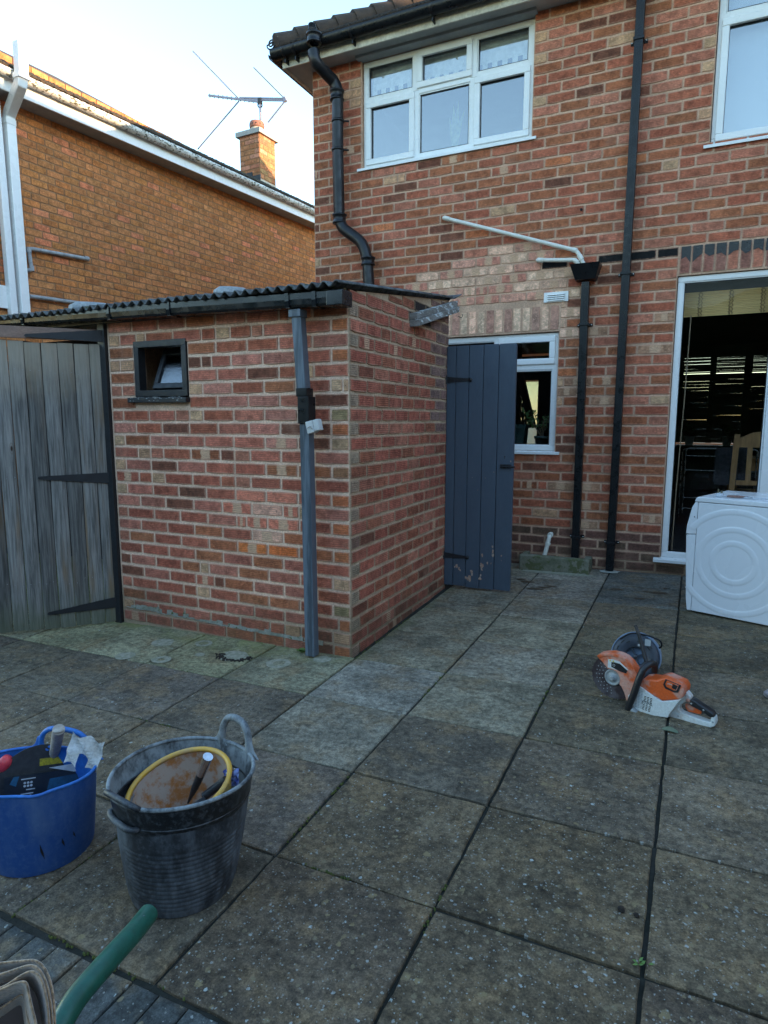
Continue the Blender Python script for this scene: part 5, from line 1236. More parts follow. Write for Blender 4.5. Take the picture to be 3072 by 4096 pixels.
mb = MB(); mb.tube([Nq(112, 1184, .05), Nq(330, 1214, .05)], .024, 10); mb.tube([Nq(112, 1184, .02), Nq(112, 1184, .07)], .035, 10); mb.build('waste_pipe', M['grey_pipe'], nb_)
mb = MB(); a = Nq(-60, 1150, .02); b = Nq(36, 1236, .02); mb.obox(NP(-2.2, .0, 2.78), NU * 1.35, NN * .05, (0, 0, .26)); mb.build('white_board', M['upvc'], nb_)
mb = MB(); mb.obox(NP(-2.2, .001, 3.04), NU * 1.28, NN * .03, (0, 0, .35)); mb.build('dark_board', simple('dark_brown_board', (.06, .03, .035), rough=.6), nb_)

# ------------------------------------------------------------------ unseen house added on the right, sized to keep low sun off the patio
rh = thing('sun_blocking_house', (13, -7, 0), 'plain house added out of view on the right to block the low sun', 'house')
mb = MB(); mb.box(9.3, 15, -24, 6, -.5, 5.9); mb.build('wall', M['mortar'], rh)
mb = MB(); mb.prism([(9.25, 5.9), (15.3, 5.9), (12, 7.36)], (0, -24.3, 0), (1, 0, 0), (0, 0, 1), (0, 1, 0), 0, 30.6); mb.build('roof', M['tile_nb'], rh)

hg = MB(); n_ = 90; m_ = 22; vs = []  # added unseen hedge, its height set to darken reflections in the patio door
for j in range(m_ + 1):
    for i in range(n_ + 1):
        x = -20 + 40 * i / n_; z = -.6 + 6.0 * j / m_; vs.append((x, -19 + 1.3 * (j / m_) ** 2 + .5 * noise.noise(Vector((x * 1.3, z * 1.3, 0))) + .25 * noise.noise(Vector((x * 4, z * 4, 3))), z + .5 * noise.noise(Vector((x * .8, 5, z)))))
hg.add(vs, [(j * (n_ + 1) + i, j * (n_ + 1) + i + 1, (j + 1) * (n_ + 1) + i + 1, (j + 1) * (n_ + 1) + i) for j in range(m_) for i in range(n_)]); hg.box(-20, 20, -21, -19.6, -.6, 5.0)
o = hg.build('added_hedge', simple('conifer_green', (.02, .045, .015), (.05, .08, .03), 2, .9, 1, 8)); tag(o, 'tall conifer hedge added out of view behind the camera to darken the door reflection', 'hedge')
# ------------------------------------------------------------------ gully tray and drain details by the house
M['conc'] = simple('mossy_concrete', (.20, .19, .14), (.13, .135, .085), 10, .95, .8, 70, spots=((.10, .11, .05), 12, .52))
tr = thing('gully_tray', (.8, -.15, .09), 'low mossy concrete drain surround at the foot of the black pipe', 'drain')
zt = gz(.8, -.2)
mb = MB()
mb.box(.455, 1.085, -.235, -.15, zt - .03, zt + .135); mb.box(.455, .51, -.15, -.003, zt - .03, zt + .13); mb.box(1.02, 1.085, -.15, -.003, zt - .03, zt + .13)
mb.build('kerb', M['conc'], tr, bevel=.012)
mb = MB(); mb.box(.51, 1.02, -.15, -.003, zt - .02, zt + .05); mb.build('bed', M['lead'], tr)
mb = MB(); blob(mb, (.8, -.27), .05, 24, .003, .1, R_, 0, 7.0); mb.build('white_lime_line', M['ring'], tr)
M['wcement'] = simple('white_cement', (.42, .43, .38), (.3, .31, .27), 20, .9, .5, 60)
mb = MB(); blob(mb, (1.245, -.085), .055, 20, .008, .15, R_, 0, 1.7); o = mb.build('drain_collar', M['wcement']); tag(o, 'pale cement ring round the foot of the long black downpipe', 'drain collar')
# dark damp marks on the slabs near the door
M['wet'] = simple('rusty_damp_mark', (.055, .035, .018), (.09, .06, .035), 40, .6)
mb = MB()
for (u, v, r, e_) in ((2465, 2358, .022, 2.2), (2630, 2372, .03, 2.0), (2560, 2395, .02, 2.0), (2110, 2328, .025, 2.5), (2170, 2350, .02, 3), (2140, 2356, .03, 2.4), (2200, 2345, .018, 3), (2660, 2355, .012, 2), (2590, 2368, .012, 2.5), (2080, 2318, .02, 2)):
    p = at(u, v, pl=(Vector((-GX, -GY, 1)), GY * D)); blob(mb, (p.x, p.y), r, 16, .003, .35, R_, 0, e_)
mb.build('damp_marks', M['wet'], patio)

# ------------------------------------------------------------------ washing machine
M['enamel'] = simple('white_enamel', (.80, .82, .84), (.79, .81, .83), 2, .26, mot=.008)
WA = Vector((1.881, -1.07, .092)); WU = Vector((.94, -.34, 0)).normalized(); WV = Vector((.34, .94, 0)).normalized(); WN = -WV
wsh = thing('washing_machine', WA, 'white washing machine standing on the patio with ringed side panel', 'washing machine')
def WP(a, t, z): return WA + WU * a + WN * t + Vector((0, 0, z))
LW_, DW = .60, .60
mb = MB(); mb.prism([(.03, .012), (LW_, .012), (LW_, .80), (.03, .80)], WA, WU, (0, 0, 1), WN, -DW, 0); mb.build('body', M['enamel'], wsh, bevel=.006)
mb = MB(); mb.prism([(.0, .012), (.028, .012), (.028, .568), (-.038, .560), (-.030, .40), (-.012, .1)], WA, WU, (0, 0, 1), WN, -DW, -.0015); mb.build('front_panel', M['enamel'], wsh, bevel=.004)
mb = MB(); mb.prism([(.028, .572), (.028, .800), (.010, .800), (-.010, .76), (-.036, .63), (-.040, .566)], WA, WU, (0, 0, 1), WN, -DW, -.0015); mb.build('control_panel', M['enamel'], wsh, bevel=.003)
mb = MB(); mb.prism([(.006, .803), (LW_ + .005, .803), (LW_ + .005, .838), (.03, .838), (.016, .83)], WA, WU, (0, 0, 1), WN, -DW - .003, .003); mb.build('lid', M['enamel'], wsh, bevel=.005)
def ridge(r0, r1, a0, a1, name='pressed_ring'):
    mb = MB(); c = WP(.285, -.0005, .40); h = .0035
    pr = [(r0, 0), (r0 + .010, h * .85), (r0 + .016, h), (r1 - .016, h), (r1 - .010, h * .85), (r1, 0)]
    mb.lathe(pr, c, WN, n=int(72 * abs(a1 - a0) / 6.283) + 4, xdir=WU, a0=a0, a1=a1)
    m2 = mb; return m2.build(name, M['enamel'], wsh)
PI = math.pi
ridge(.112, .160, 0, 2 * PI); ridge(.207, .255, 0, 2 * PI)
sgn = 1 if WN.cross(WU).z > 0 else -1
ridge(.330, .378, sgn * PI * .22, sgn * PI * .80); ridge(.330, .378, -sgn * PI * .20, -sgn * PI * .80)
mb = MB(); mb.lathe([(0, .002), (.004, .0015), (.005, 0)], WP(.012, 0, .695), WN, n=8); mb.build('screw', M['steel'], wsh)
for a in (.05, .55):
    for t in (-.05, -.55): mb = MB(); mb.lathe([(.022, -.004), (.022, .014)], WP(a, t, 0), n=12); mb.build('foot', M['seal'], wsh)
M['plug'] = simple('grey_plug', (.50, .55, .60), rough=.4)
pl_ = thing('power_lead', WP(.12, -.13, .84), 'grey power lead with upturned three pin plug on the washing machine', 'plug')
pc = WP(.135, -.10, .840)
mb = MB(); mb.lathe([(0, 0), (.024, 0), (.027, .008), (.027, .022), (.024, .025), (0, .025)], pc, n=20, sx=1.1, sy=.9); mb.build('plug', M['plug'], pl_)
for (a, t, h_, w2) in ((-.010, 0, .030, .008), (.012, -.008, .020, .0065), (.012, .010, .020, .0065)):
    mb = MB(); q = pc + WU * a + WN * t; mb.obox(q - WU * w2 / 2 + Vector((0, 0, .024)), WU * w2, WN * .005, (0, 0, h_)); mb.build('pin', simple('brass_pin', (.5, .45, .32), rough=.3, metal=1), pl_)
mb = MB(); mb.tube(bend([pc + Vector((0, 0, .012)) + WU * .02, pc + WU * .10 + Vector((0, 0, .006)), pc + WU * .22 + WN * .01 + Vector((0, 0, .006)), pc + WU * .30 + WN * -.05 + Vector((0, 0, .006)), pc + WU * .44 + WN * -.04 + Vector((0, 0, .006))], .05), .0045, 8); mb.build('flex', M['plug'], pl_)
plr = thing('pliers', WP(.27, -.10, .842), 'old pink and rusty handled pliers lying on the washing machine lid', 'pliers')
M['plh'] = simple('rusty_pink_grip', (.30, .16, .13), (.16, .10, .08), 60, .7)
for s_ in (-1, 1):
    mb = MB(); b0 = WP(.30, -.10, .850); mb.tube([b0, b0 - WU * .05 + WN * .018 * s_, b0 - WU * .11 + WN * (.012 + .012 * s_)], [.006, .007, .006], 8); mb.build('handle', M['plh'], plr)
mb = MB(); mb.tube([WP(.30, -.10, .850), WP(.345, -.09, .850)], [.009, .004], 6); mb.build('jaw', M['steel'], plr)

# ------------------------------------------------------------------ cut-off saw
SO_ = Vector((1.533, -2.711, .033)); SU = Vector((.9585, -.2851, 0)); SN_ = Vector((SU.y, -SU.x, 0)); SV = Vector((0, 0, 1))
saw = thing('cutoff_saw', (1.75, -2.77, .035), 'dusty orange and white hand held disc cutter lying on the patio slabs', 'disc cutter')
def dusty(name, c, dust, lo, hi, rough=.45):
    m, n, b = nodes(name); g = NB(n); f = g.ramp(g.noise(11, 4, .65), lo, hi)
    col = g.mix(g.math('MULTIPLY', f, .85), c, dust); col = g.scalec(col, g.ramp(g.noise(120, 3, .7), .3, .7, .88, 1.08)); g.lk(col, b.inputs['Base Color'])
    g.lk(g.ramp(f, 0, 1, rough, .85), b.inputs['Roughness']); return m
M['s_or'] = dusty('saw_orange', (.62, .10, .018), (.50, .30, .24), .48, .66); M['s_wh'] = dusty('saw_white', (.58, .62, .62), (.50, .42, .36), .5, .7)
M['s_or2'] = dusty('saw_orange_guard', (.60, .10, .02), (.56, .33, .26), .38, .60)
M['s_bk'] = dusty('saw_black', (.014, .015, .018), (.10, .09, .085), .55, .75, .4); M['s_gr'] = dusty('saw_grey', (.30, .33, .34), (.40, .35, .31), .45, .7)
M['disc'] = dusty('cutting_disc', (.030, .018, .022), (.11, .10, .11), .45, .68, .5); M['s_st'] = dusty('saw_steel', (.32, .35, .36), (.2, .2, .2), .4, .8, .35)
def SP(name, poly, t0, t1, mat, par=None, bev=.004): mb = MB(); mb.prism(poly, SO_, SU, SV, SN_, t0, t1); return mb.build(name, M[mat], par or saw, bevel=bev, seg=2)
sg = 1 if SN_.dot(CAM - SO_) > 0 else -1
T = lambda a, b: (a, b) if sg > 0 else (-b, -a)
guard = [(-.071, .215), (-.057, .228), (-.026, .24), (.009, .248), (.045, .249), (.076, .242), (.106, .221), (.13, .191), (.144, .161), (.143, .13), (.138, .087), (.125, .041), (.112, .014), (.095, .018), (.08, .06), (.064, .087), (.053, .094), (.056, .127), (.04, .154), (.014, .163), (-.012, .161), (-.023, .174), (-.045, .195), (-.06, .204)]
SP('guard', guard, *T(.012, .026), 's_or2'); gd2 = [(-.071, .215), (-.057, .230), (-.026, .243), (.009, .251), (.045, .252), (.076, .245), (.108, .223), (.133, .192), (.148, .161), (.14, .155), (.125, .18), (.10, .208), (.073, .228), (.045, .236), (.009, .235), (-.024, .227), (-.052, .212)]
SP('guard_rim', gd2, *T(-.03, .032), 's_or2')
dc = SO_ + SU * .013 + SV * .117
mb = MB(); n_ = 60; pr = []
mb.lathe([(0, .0015), (.114, .0015), (.114, -.0015), (0, -.0015)], dc, SN_, n=n_, smooth=False)
for k in range(n_):
    if k % 2 == 0:
        a = 2 * PI * k / n_; p = dc + SU * math.cos(a) * .1145 + SV * math.sin(a) * .1145; mb.obox(p - SN_ * .0018 - SU * .0028 - SV * .0028, SU * .0056, SV * .0056, SN_ * .0036)
blade = mb.build('blade', M['disc'], saw)
mb = MB()
for rr_, nn, ph in ((.060, 9, 0), (.075, 11, .3), (.090, 13, .1)):
    for k in range(nn):
        a = PI * .55 + PI * 1.0 * k / nn + ph * .1; p = dc + SU * math.cos(a) * rr_ + SV * math.sin(a) * rr_; mb.lathe([(0, .0028 * sg), (.0028, .0024 * sg)], p, SN_, n=8)
mb.build('blade_hole', M['s_st'], blade)
mb = MB(); mb.lathe([(.0, .0), (.043, .0), (.043, .012 * sg), (.036, .016 * sg), (.034, .012 * sg), (.020, .014 * sg), (.018, .022 * sg), (0, .022 * sg)], dc, SN_, n=28); mb.lathe([(.0, .032 * sg), (.010, .032 * sg), (.011, .02 * sg)], dc, SN_, n=6, smooth=False); mb.build('flange', M['s_st'], blade)
SP('label', [(-.010, .213), (.011, .219), (.050, .217), (.093, .186), (.087, .162), (.042, .168), (-.010, .170)], *T(.0262, .0268), 's_wh', bev=0)
SP('label_print', [(.008, .203), (.030, .206), (.052, .205), (.092, .180), (.087, .163), (.055, .165), (.009, .178)], *T(.027, .0275), 's_bk', bev=0)
M['yel'] = simple('warning_yellow', (.60, .45, .04), rough=.5)
for x in (.002, .018): SP('warning_triangle', [(x - .006, .206), (x + .006, .206), (x, .216)], *T(.0271, .0276), 'yel', bev=0)
mb = MB(); mb.lathe([(.007, 0), (.007, .0006 * sg), (.0055, .0007 * sg), (.0055, 0)], SO_ + SU * .022 + SV * .190 + SN_ * .0277 * sg, SN_, n=6); mb.build('label_mark', M['s_wh'], saw)
wbody = [(.158, .135), (.166, .121), (.239, .096), (.277, .082), (.353, .113), (.371, .131), (.345, .088), (.317, .029), (.309, .007), (.245, -.002), (.173, .0), (.145, .01), (.118, .016), (.103, .033), (.104, .052), (.129, .085)]
SP('side_cover', [(.158, .135), (.239, .098), (.277, .084), (.350, .113), (.368, .128), (.345, .088), (.317, .032), (.309, .010), (.245, .0), (.173, .0), (.147, .012), (.138, .04), (.145, .09)], *T(-.05, .062), 's_wh', bev=.008)
SP('arm', [(.10, .05), (.103, .028), (.125, .010), (.16, .01), (.17, .12), (.14, .10)], *T(-.02, .030), 's_wh', bev=.006)
SP('motor_housing', [(.150, .118), (.168, .150), (.180, .168), (.211, .176), (.243, .180), (.268, .197), (.286, .205), (.361, .190), (.376, .166), (.371, .131), (.353, .113), (.277, .083), (.239, .097)], *T(-.045, .056), 's_or', bev=.010)
SP('battery_frame', [(.286, .200), (.358, .188), (.347, .148), (.331, .144), (.287, .152), (.277, .168)], *T(.0565, .0590), 's_bk', bev=.001)
SP('battery', [(.294, .196), (.349, .186), (.340, .158), (.327, .155), (.294, .163), (.288, .175)], *T(.0592, .0612), 's_or', bev=.001)
SP('battery_label', [(.322, .186), (.345, .182), (.337, .160), (.318, .165)], *T(.0614, .0620), 's_bk', bev=0)
SP('rear_frame', [(.330, .10), (.353, .117), (.373, .150), (.396, .128), (.396, .093), (.372, .098), (.350, .073), (.346, .055), (.357, .040), (.424, .034), (.486, .031), (.487, .057), (.503, .068), (.510, .041), (.506, .018), (.490, .006), (.426, .001), (.351, .001), (.268, -.004), (.300, .012)], *T(-.018, .024), 's_wh', bev=.006)
SP('grip', [(.392, .122), (.412, .118), (.437, .106), (.494, .082), (.506, .064), (.483, .055), (.443, .074), (.390, .088)], *T(-.020, .028), 's_bk', bev=.008)
SP('trigger', [(.368, .083), (.392, .088), (.443, .070), (.440, .051), (.383, .048), (.369, .066)], *T(-.006, .010), 's_or', bev=.003)
mb = MB(); mb.lathe([(.010, 0), (.010, .003 * sg), (0, .004 * sg)], SO_ + SU * .384 + SV * .110 + SN_ * .024 * sg, SN_, n=14); mb.build('lock_button', M['s_or'], saw)
mb = MB(); q0 = SN_ * sg
lp = [SO_ + SU * .125 + SV * .0 + q0 * .075, SO_ + SU * .130 + SV * .03 + q0 * .078, SO_ + SU * .150 + SV * .095 + q0 * .078, SO_ + SU * .166 + SV * .170 + q0 * .072, SO_ + SU * .180 + SV * .225 + q0 * .055, SO_ + SU * .200 + SV * .243 + q0 * .02, SO_ + SU * .208 + SV * .235 + q0 * -.02, SO_ + SU * .200 + SV * .185 + q0 * -.045]
mb.tube(bend(lp, .03), .0165, 14); mb.build('front_handle', M['s_bk'], saw)
SP('base_foot', [(.118, -.028), (.165, -.030), (.175, -.006), (.150, .014), (.118, .01)], *T(-.04, .085), 's_gr', bev=.008)
for (us, vs_, nr, nc) in ((.193, .084, 4, 3), (.188, .040, 4, 3)):
    mb = MB()
    for i in range(nr):
        for j in range(nc): a = us + j * .0145 - i * .0007; b = vs_ - i * .0075 + j * -.0010; mb.prism([(a, b), (a + .011, b), (a + .010, b + .004), (a + .001, b + .004)], SO_, SU, SV, SN_, *T(.0622, .0626))
    mb.build('vent_slots', M['seal'], saw)
mb = MB()
for i in range(12):
    for j in range(3): a = .152 + j * .0125; b = .020 + i * .0078; mb.prism([(a, b), (a + .009, b), (a + .009, b + .003), (a, b + .003)], SO_, SU, SV, SN_, *T(.0622, .0628))
mb.build('grille', M['s_gr'], saw)
def text(body, o, U, V, size, mat, par, name='lettering'):
    cu = bpy.data.curves.new(name, 'FONT'); cu.body = body; cu.size = size; cu.extrude = .0003; cu.materials.append(mat); cu.shear = .2; cu.offset = size * .015
    tmp = bpy.data.objects.new('tmp', cu); COL.objects.link(tmp); bpy.context.view_layer.update(); me = bpy.data.meshes.new_from_object(tmp.evaluated_get(bpy.context.evaluated_depsgraph_get())); bpy.data.objects.remove(tmp)
    ob_ = bpy.data.objects.new(name, me); U, V = Vector(U).normalized(), Vector(V).normalized(); Wn = U.cross(V)
    return place(ob_, par, Matrix(((*U, 0), (*V, 0), (*Wn, 0), (*Vector(o), 1))).transposed())
text('STIHL', SO_ + SU * .182 + SV * .0475 + SN_ * .0630 * sg, SU, SV - SU * 0, .021, M['seal'], saw)
text('STIHL', SO_ + SU * .297 + SV * .178 + SN_ * .0622 * sg, SU, SV, .009, M['s_wh'], saw)
for (a, b, t) in ((.372, .13, .025), (.345, .018, .025), (.497, .038, .025), (.118, .012, .031), (.40, .10, .029), (.455, .085, .029)):
    mb = MB(); mb.lathe([(.0045, 0), (.0045, .0006 * sg), (0, .0007 * sg)], SO_ + SU * a + SV * b + SN_ * t * sg, SN_, n=10); mb.build('screw', M['s_gr'] if a > .3 else M['s_st'], saw)

# ------------------------------------------------------------------ cable reel behind the saw
reel = thing('cable_reel', (1.62, -2.38, .05), 'blue grey drum cable reel standing behind the disc cutter', 'cable reel')
M['reel'] = simple('blue_grey_reel_plastic', (.15, .21, .30), (.19, .25, .34), 8, .5, spots=((.30, .32, .33), 60, .72)); M['reel2'] = simple('dark_grey_reel_plastic', (.04, .05, .068), (.055, .065, .085), 10, .5, spots=((.25, .27, .28), 60, .74))
rc = Vector((1.628, -2.42, .172)); ra = Vector((-.02, -.96, .26)).normalized(); rx = Vector((1, -.08, 0)).normalized()
mb = MB(); mb.lathe([(.05, 0), (.118, 0), (.122, .004), (.122, .010), (.10, .012), (.055, .010), (.050, .002)], rc, ra, n=40, xdir=rx); fl_ = mb.build('front_flange', M['reel2'], reel)
mb = MB(); mb.lathe([(.0, -.150), (.118, -.150), (.130, -.142), (.133, -.07), (.130, -.006), (.124, -.004), (.124, -.02), (.0, -.03)], rc, ra, n=48, xdir=rx); mb.build('back_drum', M['reel'], reel)
mb = MB(); mb.lathe([(.10, -.11), (.10, .0)], rc, ra, n=30); mb.build('cable_winding', M['black_pl'], reel)
mb = MB(); mb.lathe([(.050, .004), (.048, -.03), (.0, -.03)], rc, ra, n=24, xdir=rx)
for k in range(4):
    a = k * PI / 2 + .5; d_ = (rx * math.cos(a) + ra.cross(rx) * math.sin(a)); mb.bar(rc + d_ * .004 + ra * -.01, rc + d_ * .048 + ra * -.01, .004, .03, up=ra)
mb.lathe([(.012, -.03), (.012, .006), (0, .008)], rc, ra, n=12); mb.build('hub', M['reel2'], reel)
ry = ra.cross(rx)
mb = MB()
for (a, r_) in ((100, .085), (100, .098), (140, .085), (140, .099), (60, .085), (45, .10), (20, .10), (5, .085), (170, .09)):
    a = math.radians(a); d_ = (rx * math.cos(a) - ry * math.sin(a)); t_ = (rx * math.sin(a) + ry * math.cos(a)); d2 = d_ if d_.z > -.2 else -d_; mb.bar(rc + d2 * r_ + ra * .0125 - t_ * .011, rc + d2 * r_ + ra * .0125 + t_ * .011, .005, .002, up=ra)
mb.build('slot', M['seal'], fl_)
for (x, z, w2, h2) in ((.045, .072, .03, .035), (.01, .062, .026, .012)):
    mb = MB(); p = rc + ra * .0125 + rx * x + Vector((0, 0, z)); mb.obox(p, rx * w2, ra * .0008, (Vector((0, 0, 1)) - ra * ra.z).normalized() * h2); mb.build('sticker', M['s_gr'], fl_)
mb = MB(); mb.tube(bend([rc + rx * -.085 + Vector((0, .0, .085)) + ra * .0, rc + rx * -.03 + Vector((0, 0, .132)) + ra * -.005, rc + rx * .06 + Vector((0, 0, .13)) + ra * -.01, rc + rx * .125 + Vector((0, 0, .11)) + ra * -.02, rc + rx * .130 + Vector((0, 0, .075)) + ra * -.03, rc + rx * .10 + Vector((0, 0, .06)) + ra * -.05], .03), .005, 8); mb.build('cable', M['black_pl'], reel)
mb = MB(); st = [at(2541, 2500, Y=-2.50), at(2556, 2540, Y=-2.51), at(2571, 2595, Y=-2.53), at(2590, 2665, Y=-2.56)]
mb.tube(st, [.0085, .009, .0095, .010], 10); mb.build('carry_handle', M['s_bk'], reel)
mb = MB(); mb.tube([rc + rx * -.10 + Vector((0, .02, -.122)), rc + rx * .10 + Vector((0, .02, -.122))], .009, 8); mb.build('stand', M['s_bk'], reel)

# ------------------------------------------------------------------ tubs
def tubmat(name, c, dust, lo, hi, rough=.5, st=(1, 1, .25), sc=9):
    m, n, b = nodes(name); g = NB(n); f = g.ramp(g.noise(sc, 5, .7, g.mapping(g.P(), st)), lo, hi); f2 = g.ramp(g.noise(55, 4, .7), .45, .7)
    col = g.mix(g.math('MULTIPLY', f, .75), c, dust); col = g.mix(g.math('MULTIPLY', f2, .30), col, dust); g.lk(col, b.inputs['Base Color']); g.lk(g.ramp(f, 0, 1, rough, .85), b.inputs['Roughness'])
    g.bump(g.noise(60, 4, .7), .3, .002, b); return m
M['tub_bk'] = tubmat('dusty_black_rubber', (.018, .021, .026), (.16, .182, .205), .42, .72, .5); M['tub_in'] = tubmat('cement_caked_rubber', (.045, .052, .058), (.30, .335, .35), .36, .60, .7, (1, 1, .6), 13)
M['tub_bk2'] = tubmat('black_rubber', (.008, .009, .011), (.16, .18, .20), .62, .78, .35)
M['tub_bl'] = tubmat('blue_tub_plastic', (.014, .070, .25), (.10, .17, .32), .42, .78, .55); M['tub_bli'] = simple('blue_tub_rim', (.022, .16, .50), (.02, .12, .42), 8, .5)
CR = Vector((.904, .428, 0)).normalized(); CF = Vector((-.428, .904, 0)).normalized()
def tub(root, base, top, rb, rt, z0, z1, mo, mi, sxy=(1, 1), ribs=(0, 0), th=.004, wob=0, seed=0, notch=None, rimr=.006, parts=('wall', 'inside', 'rim')):
    rg = random.Random(seed); n = 56; ph = rg.random() * 6
    def pt(t, an, inset=0, dz=0):
        r = rb + (rt - rb) * (t ** .8); c = Vector((*base, 0)).lerp(Vector((*top, 0)), t); k = 1 + wob * t * math.sin(2 * an + ph) + wob * .5 * t * math.sin(3 * an + ph * 2)
        fx, fy = 1 + (sxy[0] - 1) * t, 1 + (sxy[1] - 1) * t
        q = CR * math.cos(an) * (r * k * fx - inset) + CF * math.sin(an) * (r * k * fy - inset)
        if notch and t > .4: dd = abs((an - notch + PI) % (2 * PI) - PI); q *= 1 + .10 * (t - .4) / .6 * math.exp(-(dd / .16) ** 2)
        zt = z1 + dz + rzf(an)
        return Vector((c.x + q.x, c.y + q.y, z0 + (zt - z0) * t))
    rzf = lambda an: wob * .22 * math.cos(2 * an + ph)
    lv = 60; vs = []; 
    for i in range(lv + 1):
        t = i / lv; rbm = (.0028 if (i % 3 == 0) else 0) if ribs[0] < t < ribs[1] else .001
        for k in range(n): vs.append(pt(t, 2 * PI * k / n, -rbm + .001))
    mb = MB(); mb.add(vs, [(i * n + k, i * n + (k + 1) % n, (i + 1) * n + (k + 1) % n, (i + 1) * n + k) for i in range(lv) for k in range(n)], True); mb.add(vs[:n], [tuple(reversed(range(n)))])
    mb.build('wall', mo, root)
    vi = [pt(t, 2 * PI * k / n, th) + Vector((0, 0, .006 if t == 0 else 0)) for t in (0, .3, .6, .85, 1) for k in range(n)]
    mb = MB(); mb.add(vi, [(i * n + (k + 1) % n, i * n + k, (i + 1) * n + k, (i + 1) * n + (k + 1) % n) for i in range(4) for k in range(n)], True); mb.add(vi[:n], [tuple(range(n))]); mb.build('inside', mi, root)
    mb = MB(); rp = [pt(1, 2 * PI * k / n, th / 2) for k in range(n)]; mb.tube(rp + [rp[0], rp[1]], rimr, 8, caps=False); mb.build('rim', mi if rimr > .0045 else mo, root)
    return pt
zb_ = gz(.4, -4.6)
t1 = thing('rubble_tub', (.405, -4.62, zb_), 'dusty black rubber tub, the outer one of the nested pair', 'tub')
ptA = tub(t1, (.405, -4.62), (.407, -4.602), .163, .209, zb_ + .002, .262, M['tub_bk'], M['tub_bk2'], ribs=(.08, .75), wob=.012, seed=3, rimr=.005)
t2 = thing('rubble_tub', (.407, -4.60, .07), 'cement caked black rubber tub nested inside the other, holding a yellow bucket', 'tub')
ptB = tub(t2, (.405, -4.615), (.407, -4.600), .148, .222, zb_ + .02, .335, M['tub_bk2'], M['tub_in'], ribs=(0, 0), wob=.018, seed=3, rimr=.0065)
def tub_handle(root, pt, an, wid, h, mat, lean=.0, r=.0095, web=True):
    a, b = pt(1, an - wid), pt(1, an + wid); out = (CR * math.cos(an) + CF * math.sin(an)); mid = (a + b) / 2 + Vector((0, 0, h)) + out * lean
    ax = (b - a); pts = [a + Vector((0, 0, -.03 if web else .0)), a + Vector((0, 0, .001)), a + ax * .03 + (mid - (a + b) / 2) * .55, a + ax * .2 + (mid - (a + b) / 2) * .92, mid, b - ax * .2 + (mid - (a + b) / 2) * .92, b - ax * .03 + (mid - (a + b) / 2) * .55, b + Vector((0, 0, .001)), b + Vector((0, 0, -.03 if web else 0))]
    mb = MB(); mb.tube(bend(pts, .03, 3), r, 10); o = mb.build('handle', mat, root)
    # webs where the handle grows out of the rim
    for e, s in ((a, 1), (b, -1)) if web else ():
        mb = MB(); mb.prism([(-.05 * s, -.012), (.035 * s, -.012), (.012 * s, .012), (.004 * s, .045), (-.010 * s, .04), (-.022 * s, .012)], e, ax.normalized(), (mid - (a + b) / 2).normalized(), out, -.005, .005)
        mb.build('handle_web', mat, root, bevel=.003)
    return o
tub_handle(t2, ptB, math.radians(52), .33, .100, M['tub_in'], .01, .0125)
tub_handle(t2, ptB, math.radians(233), .34, .022, M['tub_bk'], .020, .0095, False)
tub_handle(t1, ptA, math.radians(228), .36, .004, M['tub_bk'], .026, .0095, False)
# yellow bucket tipped inside
bk = thing('builders_bucket', (.39, -4.60, .12), 'rusty stained yellow bucket lying tilted inside the black tub', 'bucket')
M['buck'] = tubmat('yellow_bucket', (.62, .34, .04), (.42, .28, .15), .45, .70, .5); M['buckin'] = tubmat('rust_stained_bucket_inside', (.30, .105, .022), (.36, .30, .25), .40, .58, .8, (1, 1, 1), 14)
_m = M['buckin'].node_tree; 
bc = Vector((.397, -4.612, .290)); bax = (Vector((0, 0, 1)) + CR * -.20 + CF * -.26).normalized(); bx_ = (CR - bax * CR.dot(bax)).normalized()
mb = MB(); mb.lathe([(.105, -.235), (.160, -.01), (.162, 0)], bc, bax, n=44, xdir=bx_, sx=1.05, sy=.98); mb.lathe([(0, -.235), (.098, -.235)], bc, bax, n=44, xdir=bx_); mb.build('wall', M['buck'], bk)
mb = MB(); mb.lathe([(0, -.225), (.100, -.225), (.154, -.008)][::-1], bc, bax, n=44, xdir=bx_, sx=1.05, sy=.98); mb.build('inside', M['buckin'], bk)
mb = MB(); byy = bax.cross(bx_); rp = [bc + bx_ * math.cos(2 * PI * k / 44) * .159 * 1.05 + byy * math.sin(2 * PI * k / 44) * .159 * .98 for k in range(46)]; mb.tube(rp, .0085, 8, caps=False); mb.build('rim', M['buck'], bk)
mb = MB(); hp = [bc + bx_ * math.cos(a) * .157 + byy * math.sin(a) * .150 + bax * (-.012 + .02 * math.sin(a - PI)) for a in [PI + PI * k / 14 for k in range(15)]]; mb.tube(hp, .0028, 6); mb.build('bail', M['steel'], bk)
mb = MB(); mb.lathe([(.0135, -.045), (.0145, 0), (.0135, .045), (.006, .045)], bc + bx_ * .085 + byy * -.125 + bax * .012, (bx_ * .75 + byy * .65), n=12); mb.build('grip', M['iron'], bk)
M['chrome'] = simple('bright_steel', (.62, .64, .68), rough=.22, metal=1)
chs = thing('steel_chisel', (.45, -4.60, .2), 'round shafted steel bolster standing in the yellow bucket', 'chisel')
pa, pb_ = at(810, 3080, Y=-4.62), at(755, 3200, Y=-4.66)
top_ = at(832, 3027, depth=2.02); mid_ = at(800, 3105, depth=2.06); low_ = at(752, 3212, depth=2.13)
mb = MB(); mb.tube([top_, top_.lerp(mid_, .9)], [.0165, .014], 14); mb.lathe([(0, .0008), (.0162, .0005)], top_, top_ - mid_, n=14); mb.build('shank', M['chrome'], chs)
mb = MB(); mb.tube([top_.lerp(mid_, .9), mid_.lerp(low_, .4), low_], [.014, .012, .003], 10); mb.build('blade', M['iron'], chs)
